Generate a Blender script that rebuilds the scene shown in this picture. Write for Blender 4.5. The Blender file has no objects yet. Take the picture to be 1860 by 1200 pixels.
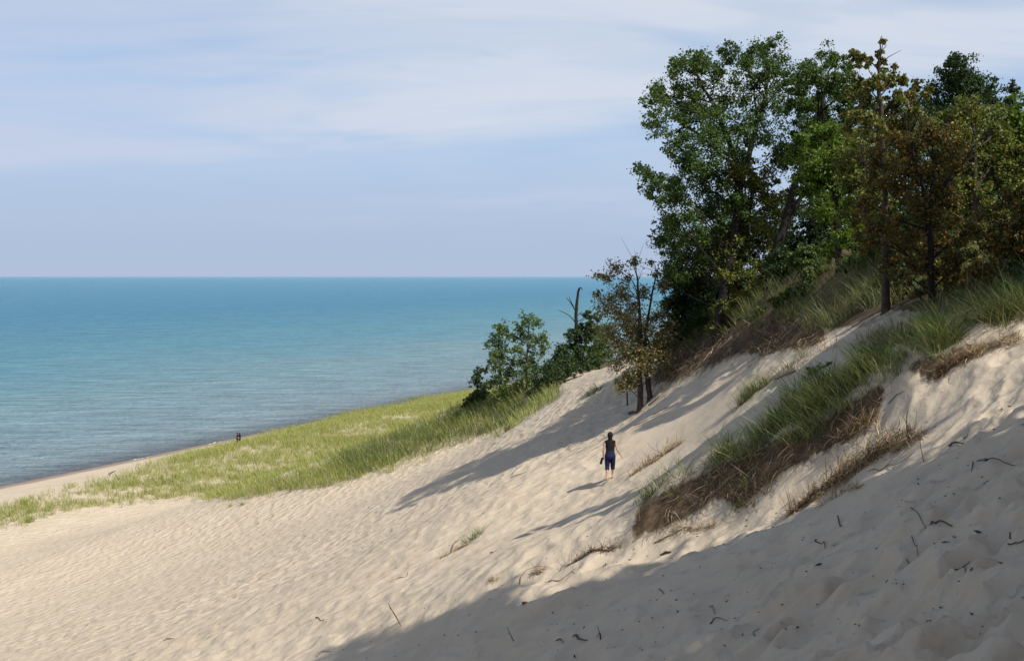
import bpy, bmesh, math, random
import numpy as np
from mathutils import Vector

# ------------------------------------------------------------------ camera, sky, sun, exposure
EYE = 26.0                       # eye height over the lake, metres
FPX = 2250.0                     # focal length in pixels of the 1860 px wide photograph
TILT = math.atan(98.0 / FPX)
CT, ST = math.cos(TILT), math.sin(TILT)
SC = bpy.context.scene
COL = SC.collection

cam_data = bpy.data.cameras.new('camera')
cam_data.sensor_width = 36.0
cam_data.lens = FPX / 1860.0 * 36.0
cam_data.clip_start = 0.1
cam_data.clip_end = 200000.0
cam = bpy.data.objects.new('camera', cam_data)
COL.objects.link(cam)
cam.location = (0, 0, EYE)
cam.rotation_euler = (math.radians(90) - TILT, 0, 0)
SC.camera = cam

SUN_AZ = math.radians(134.0)     # clockwise from +Y
SUN_EL = math.radians(50.0)
SUN_DIR = np.array([math.sin(SUN_AZ) * math.cos(SUN_EL), math.cos(SUN_AZ) * math.cos(SUN_EL), math.sin(SUN_EL)])
sun_data = bpy.data.lights.new('sun', 'SUN')
sun_data.energy = 4.7
sun_data.angle = math.radians(0.53)
sun_data.color = (1.0, 0.94, 0.84)
sun = bpy.data.objects.new('sun', sun_data)
COL.objects.link(sun)
sun.rotation_euler = Vector(SUN_DIR).to_track_quat('Z', 'Y').to_euler()

world = bpy.data.worlds.new('World')
SC.world = world
world.use_nodes = True
def build_world():
    nt = world.node_tree; N = nt.nodes; L = nt.links; N.clear()
    out = N.new('ShaderNodeOutputWorld'); bg = N.new('ShaderNodeBackground')
    bg.inputs['Strength'].default_value = 0.1
    sky = N.new('ShaderNodeTexSky'); sky.sky_type = 'NISHITA'; sky.sun_disc = False
    sky.sun_elevation = SUN_EL; sky.sun_rotation = SUN_AZ
    sky.air_density = 1.0; sky.dust_density = 1.0; sky.ozone_density = 1.0
    tc = N.new('ShaderNodeTexCoord')
    sep = N.new('ShaderNodeSeparateXYZ'); L.new(tc.outputs['Generated'], sep.inputs[0])
    def M(op, a, b=None, clamp=False):
        m = N.new('ShaderNodeMath'); m.operation = op; m.use_clamp = clamp
        for i, v in enumerate((a, b)):
            if v is None: continue
            if isinstance(v, (int, float)): m.inputs[i].default_value = v
            else: L.new(v, m.inputs[i])
        return m.outputs[0]
    def step(v, a, b, lo=0.0, hi=1.0):
        r = N.new('ShaderNodeMapRange'); r.interpolation_type = 'SMOOTHSTEP'
        r.inputs['From Min'].default_value = a; r.inputs['From Max'].default_value = b
        r.inputs['To Min'].default_value = lo; r.inputs['To Max'].default_value = hi
        L.new(v, r.inputs['Value']); return r.outputs[0]
    def noise(vec, rot, scale3, scale, det, ro, dist, loc=(0, 0, 0)):
        mp = N.new('ShaderNodeMapping'); L.new(vec, mp.inputs[0]); mp.inputs['Rotation'].default_value = (0, 0, math.radians(rot)); mp.inputs['Scale'].default_value = scale3; mp.inputs['Location'].default_value = loc
        n = N.new('ShaderNodeTexNoise'); n.inputs['Scale'].default_value = scale; n.inputs['Detail'].default_value = det; n.inputs['Roughness'].default_value = ro; n.inputs['Distortion'].default_value = dist
        L.new(mp.outputs[0], n.inputs['Vector']); return n.outputs['Fac']
    def mixc(f, a, b):
        m = N.new('ShaderNodeMix'); m.data_type = 'RGBA'
        for i, v in ((0, f), (6, a), (7, b)):
            if isinstance(v, (int, float)): m.inputs[i].default_value = v
            elif isinstance(v, tuple): m.inputs[i].default_value = v
            else: L.new(v, m.inputs[i])
        return m.outputs[2]
    z = M('MAXIMUM', sep.outputs[2], 0.0)
    den = M('ADD', z, 0.22)
    cmb = N.new('ShaderNodeCombineXYZ'); L.new(M('DIVIDE', sep.outputs[0], den), cmb.inputs[0]); L.new(M('DIVIDE', sep.outputs[1], den), cmb.inputs[1])
    P = cmb.outputs[0]
    broad = noise(P, 20, (0.55, 1.3, 1), 1.25, 4, 0.55, 0.7, CLOUD_LOC)
    fine = noise(P, FROT, (0.5, 1.7, 1), 2.0, 5, 0.55, 0.9, CLOUD_LOC)
    # a sheet of thin cirrus whose near-horizontal lower edge lifts to the right
    edge = M('SUBTRACT', z, M('ADD', 0.112, M('MULTIPLY', sep.outputs[0], 0.10)))
    edge = M('ADD', edge, M('MULTIPLY', M('SUBTRACT', fine, 0.5), 0.03))
    sheet = step(edge, -0.012, 0.016)
    left = step(sep.outputs[0], -0.34, 0.0, 0.15, 1.0)
    holes = step(broad, 0.36, 0.52, 0.15, 1.0)
    wisps = step(fine, 0.34, 0.64, 0.70, 1.0)
    veil = M('MULTIPLY', M('MULTIPLY', sheet, holes), M('MULTIPLY', wisps, 0.95))
    low = M('MULTIPLY', M('MULTIPLY', step(broad, 0.40, 0.62, 0.05, 0.30), step(fine, 0.35, 0.65, 0.6, 1.0)), step(z, 0.02, 0.07))
    cl = M('MULTIPLY', M('MAXIMUM', veil, low), step(z, 0.26, 0.60, 1.0, 0.30))
    # haze: thick at the horizon, thinner overhead
    hz = step(z, 0.0, 0.40, 0.80, 0.0)
    col = mixc(hz, sky.outputs[0], HAZE_COL)
    col = mixc(M('MULTIPLY', step(z, 0.0, 0.15, 1.0, 0.0), 0.95), col, HORIZON_COL)
    ccol = mixc(left, CLOUD_LEFT, CLOUD_COL)
    col = mixc(cl, col, ccol)
    L.new(col, bg.inputs['Color']); L.new(bg.outputs[0], out.inputs['Surface'])
FROT = -20.0
CLOUD_LOC = (6.1, 3.3, 0.0)
HAZE_COL = (3.5, 4.9, 7.5, 1)
HORIZON_COL = (3.65, 4.45, 5.85, 1)
CLOUD_COL = (5.6, 6.05, 6.9, 1)
CLOUD_LEFT = (4.5, 5.15, 6.65, 1)
build_world()

SC.view_settings.view_transform = 'Standard'
SC.view_settings.look = 'None'
SC.view_settings.exposure = 0.25
SC.view_settings.gamma = 1.0
SC.view_settings.use_curve_mapping = False
SC.render.engine = 'CYCLES'
SC.cycles.max_bounces = 6
SC.cycles.diffuse_bounces = 3
SC.cycles.transparent_max_bounces = 6

RNG = np.random.default_rng(7)
random.seed(7)

# ------------------------------------------------------------------ small helpers
def ray(px, py):
    """direction (y = 1) through a pixel of the photograph"""
    u = (np.asarray(px, float) - 930.0) / FPX; v = (600.0 - np.asarray(py, float)) / FPX
    k = CT + v * ST
    return u / k, (v * CT - ST) / k
def pt(px, py, d):
    a, c = ray(px, py)
    return np.array([a * d, d * np.ones_like(a), EYE + c * d]).T
def smooth(a, b, x):
    t = np.clip((x - a) / (b - a), 0, 1); return t * t * (3 - 2 * t)

def hash2(ix, iy, seed=0):
    h = (ix.astype(np.int64) * 374761393 + iy.astype(np.int64) * 668265263 + seed * 1442695041) & 0xFFFFFFFF
    h = ((h ^ (h >> 13)) * 1274126177) & 0xFFFFFFFF
    h = ((h ^ (h >> 16)) * 2246822519) & 0xFFFFFFFF
    return ((h ^ (h >> 15)) & 0xFFFFFF) / float(0xFFFFFF)
def vnoise(x, y, seed=0):
    ix = np.floor(x); iy = np.floor(y); fx = x - ix; fy = y - iy
    fx = fx * fx * (3 - 2 * fx); fy = fy * fy * (3 - 2 * fy)
    a = hash2(ix, iy, seed); b = hash2(ix + 1, iy, seed); c = hash2(ix, iy + 1, seed); d = hash2(ix + 1, iy + 1, seed)
    return (a * (1 - fx) + b * fx) * (1 - fy) + (c * (1 - fx) + d * fx) * fy
def fbm(x, y, octs=4, seed=0):
    s = 0; a = 0.5
    for o in range(octs):
        s = s + a * (vnoise(x, y, seed + o) - 0.5) * 2; x = x * 2.03 + 11.3; y = y * 2.03 + 5.7; a *= 0.5
    return s
def worley(x, y, seed=0):
    """distance to the nearest scattered point, and a random number of that point"""
    ix = np.floor(x); iy = np.floor(y); best = np.full(x.shape, 9.0); rid = np.zeros(x.shape)
    for di in (-1, 0, 1):
        for dj in (-1, 0, 1):
            cx = ix + di; cy = iy + dj
            px = cx + hash2(cx, cy, seed + 1); py = cy + hash2(cx, cy, seed + 2)
            d = (x - px) ** 2 + (y - py) ** 2
            m = d < best; best = np.where(m, d, best); rid = np.where(m, hash2(cx, cy, seed + 3), rid)
    return np.sqrt(best), rid

def bowls(x, y, seed=0):
    """overlapping hollows with sharp crests where they meet (lowest of many parabolas)"""
    ix = np.floor(x); iy = np.floor(y); best = np.full(x.shape, 9.0)
    for di in (-1, 0, 1):
        for dj in (-1, 0, 1):
            cx = ix + di; cy = iy + dj
            dx = x - cx - hash2(cx, cy, seed + 1); dy = y - cy - hash2(cx, cy, seed + 2)
            th = hash2(cx, cy, seed + 4) * 3.1416; c = np.cos(th); s = np.sin(th); e = 0.75 + 0.6 * hash2(cx, cy, seed + 5)
            d = ((c * dx + s * dy) * e) ** 2 + ((c * dy - s * dx) / e) ** 2 + 0.35 * hash2(cx, cy, seed + 3)
            best = np.minimum(best, d)
    return np.minimum(best, 0.62)

def in_poly(px, py, poly):
    poly = np.asarray(poly, float); inside = np.zeros(np.shape(px), bool); n = len(poly); j = n - 1
    for i in range(n):
        xi, yi = poly[i]; xj, yj = poly[j]
        c = ((yi > py) != (yj > py)) & (px < (xj - xi) * (py - yi) / (yj - yi + 1e-12) + xi)
        inside ^= c; j = i
    return inside

def mesh_np(name, verts, quads=None, tris=None, smooth_shade=False):
    me = bpy.data.meshes.new(name)
    verts = np.asarray(verts, np.float32)
    nq = 0 if quads is None else len(quads); ntr = 0 if tris is None else len(tris)
    me.vertices.add(len(verts)); me.vertices.foreach_set('co', verts.ravel())
    idx = []; st = []; pos = 0
    if nq:
        idx.append(np.asarray(quads, np.int32).ravel()); st.append(np.arange(nq) * 4); pos = nq * 4
    if ntr:
        idx.append(np.asarray(tris, np.int32).ravel()); st.append(pos + np.arange(ntr) * 3)
    idx = np.concatenate(idx); st = np.concatenate(st)
    me.loops.add(len(idx)); me.loops.foreach_set('vertex_index', idx.astype(np.int32))
    me.polygons.add(len(st)); me.polygons.foreach_set('loop_start', st.astype(np.int32))
    if smooth_shade: me.polygons.foreach_set('use_smooth', np.ones(len(st), bool))
    me.update(calc_edges=True)
    return me
def link(name, me, mat=None, parent=None):
    o = bpy.data.objects.new(name, me); COL.objects.link(o)
    if mat is not None and not me.materials: me.materials.append(mat)
    if parent is not None: o.parent = parent
    return o
def tag(o, label=None, cat=None, group=None, kind=None):
    if label: o['label'] = label
    if cat: o['category'] = cat
    if group: o['group'] = group
    if kind: o['kind'] = kind
    return o
def empty(name, loc, label, cat, group=None):
    o = bpy.data.objects.new(name, None); COL.objects.link(o); o.location = [float(c) for c in loc]; o.empty_display_size = 0.3
    return tag(o, label, cat, group)

# ------------------------------------------------------------------ materials
def new_mat(name):
    m = bpy.data.materials.new(name); m.use_nodes = True; m.node_tree.nodes.clear()
    return m, m.node_tree.nodes, m.node_tree.links
def ramp(N, stops):
    r = N.new('ShaderNodeValToRGB'); el = r.color_ramp.elements
    while len(el) < len(stops): el.new(0.5)
    for e, (p, c) in zip(el, stops): e.position = p; e.color = (*c, 1)
    return r
def leaf_mat(name, stops, trans=0.35, spec=0.25):
    m, N, L = new_mat(name)
    out = N.new('ShaderNodeOutputMaterial'); geo = N.new('ShaderNodeNewGeometry')
    r = ramp(N, stops); L.new(geo.outputs['Random Per Island'], r.inputs[0])
    p = N.new('ShaderNodeBsdfPrincipled'); L.new(r.outputs[0], p.inputs['Base Color'])
    p.inputs['Roughness'].default_value = 0.55; p.inputs['Specular IOR Level'].default_value = spec
    t = N.new('ShaderNodeBsdfTranslucent')
    h = N.new('ShaderNodeHueSaturation'); h.inputs['Hue'].default_value = 0.485; h.inputs['Saturation'].default_value = 1.1; h.inputs['Value'].default_value = 1.2
    L.new(r.outputs[0], h.inputs['Color']); L.new(h.outputs[0], t.inputs['Color'])
    mx = N.new('ShaderNodeMixShader'); mx.inputs[0].default_value = trans
    L.new(p.outputs[0], mx.inputs[1]); L.new(t.outputs[0], mx.inputs[2]); L.new(mx.outputs[0], out.inputs['Surface'])
    return m
def plain_mat(name, col, rough=0.8, noise=0.0, scale=8.0, bump=0.0, spec=0.2):
    m, N, L = new_mat(name)
    out = N.new('ShaderNodeOutputMaterial'); p = N.new('ShaderNodeBsdfPrincipled')
    p.inputs['Base Color'].default_value = (*col, 1); p.inputs['Roughness'].default_value = rough; p.inputs['Specular IOR Level'].default_value = spec
    if noise:
        tc = N.new('ShaderNodeTexCoord'); n = N.new('ShaderNodeTexNoise'); n.inputs['Scale'].default_value = scale; n.inputs['Detail'].default_value = 5
        L.new(tc.outputs['Object'], n.inputs['Vector'])
        r = ramp(N, [(0.25, tuple(c * (1 - noise) for c in col)), (0.75, tuple(min(1, c * (1 + noise)) for c in col))])
        L.new(n.outputs['Fac'], r.inputs[0]); L.new(r.outputs[0], p.inputs['Base Color'])
        if bump:
            b = N.new('ShaderNodeBump'); b.inputs['Strength'].default_value = bump; b.inputs['Distance'].default_value = 0.03
            L.new(n.outputs['Fac'], b.inputs['Height']); L.new(b.outputs[0], p.inputs['Normal'])
    L.new(p.outputs[0], out.inputs['Surface'])
    return m

def sand_material():
    m, N, L = new_mat('sand')
    out = N.new('ShaderNodeOutputMaterial'); p = N.new('ShaderNodeBsdfPrincipled')
    p.inputs['Roughness'].default_value = 0.95; p.inputs['Specular IOR Level'].default_value = 0.1
    geo = N.new('ShaderNodeNewGeometry'); pos = geo.outputs['Position']
    def noise(scale, det=4, ro=0.55):
        n = N.new('ShaderNodeTexNoise'); n.inputs['Scale'].default_value = scale; n.inputs['Detail'].default_value = det; n.inputs['Roughness'].default_value = ro
        L.new(pos, n.inputs['Vector']); return n.outputs['Fac']
    r1 = ramp(N, [(0.3, SAND_A), (0.7, SAND_B)]); L.new(noise(0.35, 6), r1.inputs[0])
    # dark grains and bits of bark
    r2 = ramp(N, [(0.0, (1, 1, 1)), (0.66, (1, 1, 1)), (0.72, (0.72, 0.68, 0.62))]); L.new(noise(9.0, 6, 0.65), r2.inputs[0])
    m1 = N.new('ShaderNodeMix'); m1.data_type = 'RGBA'; m1.blend_type = 'MULTIPLY'; m1.inputs['Factor'].default_value = 0.7
    L.new(r1.outputs[0], m1.inputs[6]); L.new(r2.outputs[0], m1.inputs[7])
    # leaf litter and humus under the trees and on the cut banks
    at = N.new('ShaderNodeAttribute'); at.attribute_name = 'litter'
    r3 = ramp(N, [(0.3, (0.045, 0.03, 0.019)), (0.55, (0.105, 0.074, 0.045)), (0.8, (0.22, 0.165, 0.105))]); L.new(noise(3.5, 8, 0.7), r3.inputs[0])
    fac = N.new('ShaderNodeMath'); fac.operation = 'MULTIPLY_ADD'; L.new(noise(2.0, 6, 0.7), fac.inputs[0]); fac.inputs[1].default_value = 0.9
    ad = N.new('ShaderNodeMath'); ad.operation = 'SUBTRACT'; L.new(at.outputs['Fac'], ad.inputs[0]); ad.inputs[1].default_value = 0.45
    L.new(ad.outputs[0], fac.inputs[2])
    st = N.new('ShaderNodeMapRange'); st.inputs['From Min'].default_value = 0.32; st.inputs['From Max'].default_value = 0.62; L.new(fac.outputs[0], st.inputs['Value'])
    m2 = N.new('ShaderNodeMix'); m2.data_type = 'RGBA'; L.new(st.outputs[0], m2.inputs['Factor']); L.new(m1.outputs[2], m2.inputs[6]); L.new(r3.outputs[0], m2.inputs[7])
    # damp sand at the lake's edge
    wt = N.new('ShaderNodeAttribute'); wt.attribute_name = 'wet'
    m3 = N.new('ShaderNodeMix'); m3.data_type = 'RGBA'; L.new(wt.outputs['Fac'], m3.inputs['Factor']); L.new(m2.outputs[2], m3.inputs[6]); m3.inputs[7].default_value = (0.24, 0.195, 0.155, 1)
    L.new(m3.outputs[2], p.inputs['Base Color'])
    # footprints too far away to model, wind ripple and grain as relief
    v = N.new('ShaderNodeTexVoronoi'); v.feature = 'SMOOTH_F1'; v.inputs['Scale'].default_value = 1.7; v.inputs['Smoothness'].default_value = 0.35; v.inputs['Randomness'].default_value = 1.0
    wp = N.new('ShaderNodeVectorMath'); wp.operation = 'ADD'
    nz = N.new('ShaderNodeTexNoise'); nz.inputs['Scale'].default_value = 1.2; nz.inputs['Detail'].default_value = 3; L.new(pos, nz.inputs['Vector'])
    sc = N.new('ShaderNodeVectorMath'); sc.operation = 'SCALE'; sc.inputs['Scale'].default_value = 0.9; L.new(nz.outputs['Color'], sc.inputs[0])
    L.new(pos, wp.inputs[0]); L.new(sc.outputs[0], wp.inputs[1]); L.new(wp.outputs[0], v.inputs['Vector'])
    b0 = N.new('ShaderNodeBump'); b0.inputs['Distance'].default_value = 0.15
    tr = N.new('ShaderNodeAttribute'); tr.attribute_name = 'trodden'
    L.new(tr.outputs['Fac'], b0.inputs['Strength']); L.new(v.outputs['Distance'], b0.inputs['Height'])
    b1 = N.new('ShaderNodeBump'); b1.inputs['Distance'].default_value = 0.05; b1.inputs['Strength'].default_value = 0.5
    L.new(noise(4.5, 6, 0.6), b1.inputs['Height']); L.new(b0.outputs[0], b1.inputs['Normal'])
    b2 = N.new('ShaderNodeBump'); b2.inputs['Distance'].default_value = 0.01; b2.inputs['Strength'].default_value = 0.5
    L.new(noise(40.0, 3, 0.6), b2.inputs['Height']); L.new(b1.outputs[0], b2.inputs['Normal'])
    L.new(b2.outputs[0], p.inputs['Normal']); L.new(p.outputs[0], out.inputs['Surface'])
    return m
SAND_A = (0.46, 0.381, 0.282); SAND_B = (0.525, 0.441, 0.333)

def water_material():
    m, N, L = new_mat('lake_water')
    out = N.new('ShaderNodeOutputMaterial'); geo = N.new('ShaderNodeNewGeometry')
    sep = N.new('ShaderNodeSeparateXYZ'); L.new(geo.outputs['Position'], sep.inputs[0])
    def math_(op, a, b=None, c=None):
        q = N.new('ShaderNodeMath'); q.operation = op
        for i, v in enumerate((a, b, c)):
            if v is None: continue
            if isinstance(v, (int, float)): q.inputs[i].default_value = v
            else: L.new(v, q.inputs[i])
        return q.outputs[0]
    # metres out from the shore line
    t = math_('ADD', math_('MULTIPLY', sep.outputs[0], 0.924), math_('MULTIPLY', sep.outputs[1], -0.383))
    off = math_('MULTIPLY', math_('ADD', t, 115.7), -1.0)
    nb = N.new('ShaderNodeTexNoise'); nb.inputs['Scale'].default_value = 0.012; nb.inputs['Detail'].default_value = 4; L.new(geo.outputs['Position'], nb.inputs['Vector'])
    o2 = math_('MULTIPLY', off, math_('ADD', math_('MULTIPLY', nb.outputs['Fac'], 0.9), 0.55))
    lg = math_('LOGARITHM', math_('MAXIMUM', o2, 1.0), 10.0)
    r = ramp(N, WATER_STOPS); L.new(math_('DIVIDE', lg, 5.0), r.inputs[0])
    # light and dark of the ripples, painted as streaks into the water colour
    mp = N.new('ShaderNodeMapping'); L.new(geo.outputs['Position'], mp.inputs[0]); mp.inputs['Rotation'].default_value = (0, 0, math.radians(12)); mp.inputs['Scale'].default_value = (0.25, 1, 1)
    n0 = N.new('ShaderNodeTexNoise'); n0.inputs['Scale'].default_value = 0.22; n0.inputs['Detail'].default_value = 7; n0.inputs['Roughness'].default_value = 0.62; L.new(mp.outputs[0], n0.inputs['Vector'])
    vr = N.new('ShaderNodeMapRange'); vr.inputs['From Min'].default_value = 0.3; vr.inputs['From Max'].default_value = 0.7; vr.inputs['To Min'].default_value = 0.72; vr.inputs['To Max'].default_value = 1.24
    L.new(n0.outputs['Fac'], vr.inputs['Value'])
    hs = N.new('ShaderNodeHueSaturation'); hs.inputs['Saturation'].default_value = 0.86; L.new(r.outputs[0], hs.inputs['Color']); L.new(vr.outputs[0], hs.inputs['Value'])
    df = N.new('ShaderNodeBsdfDiffuse'); L.new(hs.outputs[0], df.inputs['Color'])
    gl = N.new('ShaderNodeBsdfGlossy'); gl.inputs['Roughness'].default_value = 0.12
    # waves
    def wave(scale, rot, sx, det):
        q = N.new('ShaderNodeMapping'); L.new(geo.outputs['Position'], q.inputs[0]); q.inputs['Rotation'].default_value = (0, 0, math.radians(rot)); q.inputs['Scale'].default_value = (sx, 1, 1)
        n = N.new('ShaderNodeTexNoise'); n.inputs['Scale'].default_value = scale; n.inputs['Detail'].default_value = det; n.inputs['Roughness'].default_value = 0.6
        L.new(q.outputs[0], n.inputs['Vector']); return n.outputs['Fac']
    b1 = N.new('ShaderNodeBump'); b1.inputs['Distance'].default_value = 4.0; b1.inputs['Strength'].default_value = 1.0; L.new(wave(0.30, 14, 0.4, 5), b1.inputs['Height'])
    b2 = N.new('ShaderNodeBump'); b2.inputs['Distance'].default_value = 0.7; b2.inputs['Strength'].default_value = 0.9; L.new(wave(1.6, -14, 0.6, 4), b2.inputs['Height']); L.new(b1.outputs[0], b2.inputs['Normal'])
    L.new(b2.outputs[0], gl.inputs['Normal']); L.new(b2.outputs[0], df.inputs['Normal'])
    fr = N.new('ShaderNodeFresnel'); fr.inputs['IOR'].default_value = 1.33; L.new(b2.outputs[0], fr.inputs['Normal'])
    f2 = math_('MULTIPLY', math_('MINIMUM', fr.outputs[0], 0.6), 0.62)
    mx = N.new('ShaderNodeMixShader'); L.new(f2, mx.inputs[0]); L.new(df.outputs[0], mx.inputs[1]); L.new(gl.outputs[0], mx.inputs[2])
    L.new(mx.outputs[0], out.inputs['Surface'])
    return m
#   distance out to the lake: 10^(5 p) metres
WATER_STOPS = [(0.0, (0.12, 0.12, 0.12)), (0.13, (0.14, 0.175, 0.20)), (0.22, (0.20, 0.29, 0.325)), (0.36, (0.17, 0.305, 0.355)),
               (0.45, (0.075, 0.265, 0.355)), (0.53, (0.035, 0.215, 0.35)), (0.75, (0.06, 0.235, 0.37)), (0.95, (0.10, 0.25, 0.38))]

# ------------------------------------------------------------------ terrain
# surveyed spots: pixel in the photograph and metres in front of the camera
SPOTS = [
 # foot of the picture
 (0,1200,55),(300,1200,42),(640,1200,32),(930,1200,25.5),(1240,1200,18.5),(1550,1200,12.8),(1860,1200,8.5),
 # open sand
 (0,1075,85),(0,950,115),(300,1000,88),(300,920,118),(430,900,130),(640,1000,58),(640,920,80),(640,870,112),
 (930,1000,33),(930,870,48),(930,800,70),(930,755,91),(850,790,106),(1110,872,42),(1000,725,84),
 (1240,1100,22),(1240,1020,25),(1080,1040,28.2),(1500,1050,17),(1500,930,23),(1700,830,21),(1860,1000,13),(1860,830,17.5),(1860,720,20.5),
 (1080,677,84),(850,746,103),(900,722,98),(960,706,92),(700,800,103),(570,842,104),(1120,668,90),(1030,698,86),(1165,742,60),(1250,760,46),(1100,770,62),(1000,800,64),(1180,870,38),(1080,980,30.5),
 # wooded hill
 (1200,682,66),(1300,640,56),(1400,625,48),(1500,612,40),(1230,612,68),(1300,582,60),(1400,525,52),(1520,492,46),(1610,466,42),
 (1330,700,45),(1420,670,38.5),(1607,562,31),
 # spur: lip, foot, crest
 (1205,888,29.6),(1300,845,28.8),(1420,792,27.5),(1560,722,26),(1660,662,25),(1800,592,24.6),
 (1150,975,29.3),(1250,950,28.4),(1340,922,27.5),(1480,850,26.2),(1600,785,25),(1700,692,24.3),(1850,612,23.8),
 (1280,803,32),(1350,748,31),(1450,692,30),(1600,622,28),(1750,557,28),
 (1300,792,38),(1230,860,34),
]
ANCHORS = [  # off the picture: x, y, z below the eye
 (0,0,-1.65),(-8,0,-5.2),(-20,0,-10.5),(-42,0,-17),(-25,25,-13.8),(6,2,-0.4),(14,0,1.2),(14,10,0.4),(13.5,18,0.1),(15,25,0.9),(20,35,1.1),(18,48,1.2),(25,10,3.5),(40,40,5),(40,0,5),
 (20,70,1),(15,85,-3.0),(26,100,-1),(30,140,-2),(60,100,4),(60,200,2),(4,114,-14.5),(12,130,-14),(10,160,-19),(40,200,-6),(0,135,-20.5),(60,-30,4),(0,-25,-2),(-30,-25,-13),(20,-25,3),
 (14,105,-10.5),(20,120,-12),
]
def tps_fit():
    S = np.array(SPOTS, float)
    P = pt(S[:, 0], S[:, 1], S[:, 2]); P[:, 2] -= EYE
    P = np.vstack([P, np.array(ANCHORS, float)])
    # pseudo-logarithmic radius keeps far points as stiff as near ones
    n = len(P); X = P[:, :2]
    d2 = ((X[:, None] - X[None]) ** 2).sum(-1)
    K = 0.5 * d2 * np.log(d2 + 1e-9) + np.eye(n) * TPS_LAMBDA * 1.0
    Q = np.hstack([np.ones((n, 1)), X]); A = np.zeros((n + 3, n + 3)); A[:n, :n] = K; A[:n, n:] = Q; A[n:, :n] = Q.T
    w = np.linalg.solve(A, np.concatenate([P[:, 2], np.zeros(3)]))
    return X, w
TPS_LAMBDA = 0.6
TX, TW = tps_fit()
def tps(x, y):
    sh = np.shape(x); x = np.ravel(x); y = np.ravel(y); z = TW[-3] + TW[-2] * x + TW[-1] * y
    for i in range(len(TX)):
        d2 = (x - TX[i, 0]) ** 2 + (y - TX[i, 1]) ** 2
        z = z + TW[i] * 0.5 * d2 * np.log(d2 + 1e-9)
    return z.reshape(sh)
def tcoord(x, y): return 0.924 * x - 0.383 * y
def scoord(x, y): return 0.383 * x + 0.924 * y
def ground0(x, y):
    """smooth ground height (lake level = 0)"""
    x = np.asarray(x, float); y = np.asarray(y, float)
    t = tcoord(x, y); s = scoord(x, y)
    up = tps(x, y) + EYE
    tt = -t - 115.7 + 1.2 * fbm(s * 0.03, s * 0 + 3.3, 2, 40)          # metres out into the lake
    beach = np.interp(tt, [-60, -42, -36, -28, -20, -14, -10, -4, 0, 8, 60], [6.0, 3.4, 2.9, 3.05, 3.1, 2.5, 1.5, 0.8, 0.12, -0.5, -5])
    beach = beach + 0.35 * fbm(x * 0.09, y * 0.09, 3, 50) * smooth(-2, -18, tt)
    w = smooth(-50, -36, tt)
    return up * (1 - w) + beach * w
SHADE_TREES = [  # x, y, height, crown half width
    (13.0, 14.0, 19.5, 2.8, 'leafy tree at the lake end of the upslope row'), (13.0, 8.4, 17.5, 3.1, 'second leafy tree of the upslope row, beside the sand'),
    (13.2, 2.4, 15.0, 3.3, 'middle leafy tree of the upslope row, level with the near sand'), (13.2, -3.8, 14.0, 3.3, 'leafy tree of the upslope row, just behind the viewpoint'),
    (13.0, -10.0, 13.0, 3.3, 'last leafy tree of the upslope row, well behind the viewpoint'),
    (13.6, 23.6, 10.5, 1.5, 'slim leafy tree just past the upslope row, added to shade the end of the spur')]
SHADE_LOW = [7.3, 6.9, 6.8, 6.2, 5.6, 3.6]

SMOOTH_SAND = [[(1130,770),(1330,690),(1345,760),(1260,830),(1150,880)],
               [(1330,930),(1480,858),(1620,780),(1760,690),(1700,790),(1560,860),(1430,930),(1250,990)]]
SPUR_FACE = [(1140,985),(1165,905),(1212,886),(1300,845),(1420,790),(1560,722),(1612,695),(1604,745),(1560,790),(1470,835),(1400,885),(1345,925),(1300,905),(1240,945)]
SPUR_FACE_B = [(1640,695),(1655,660),(1760,615),(1850,590),(1850,615),(1790,640),(1720,685)]
HILL_FACE = [(1180,700),(1200,655),(1300,625),(1370,588),(1430,585),(1500,592),(1500,622),(1410,642),(1350,642),(1290,664),(1230,690)]
FOREST = [(1190,665),(1220,590),(1320,520),(1400,460),(1500,420),(1560,410),(1660,390),(2400,200),(2400,560),(1860,545),(1700,560),(1620,560),(1560,590),(1450,600),(1360,600),(1290,640)]

def project(x, y, z):
    zz = z - EYE
    f = y * CT - zz * ST; v = y * ST + zz * CT
    f = np.maximum(f, 1e-3)
    return 930 + FPX * x / f, 600 - FPX * v / f

def feather(px, py, poly, jit):
    """1 inside the outline, with a ragged edge"""
    acc = 0
    for k in range(6):
        a = k * 1.047
        acc = acc + in_poly(px + jit * math.cos(a), py + jit * math.sin(a), poly)
    return acc / 6.0

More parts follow.
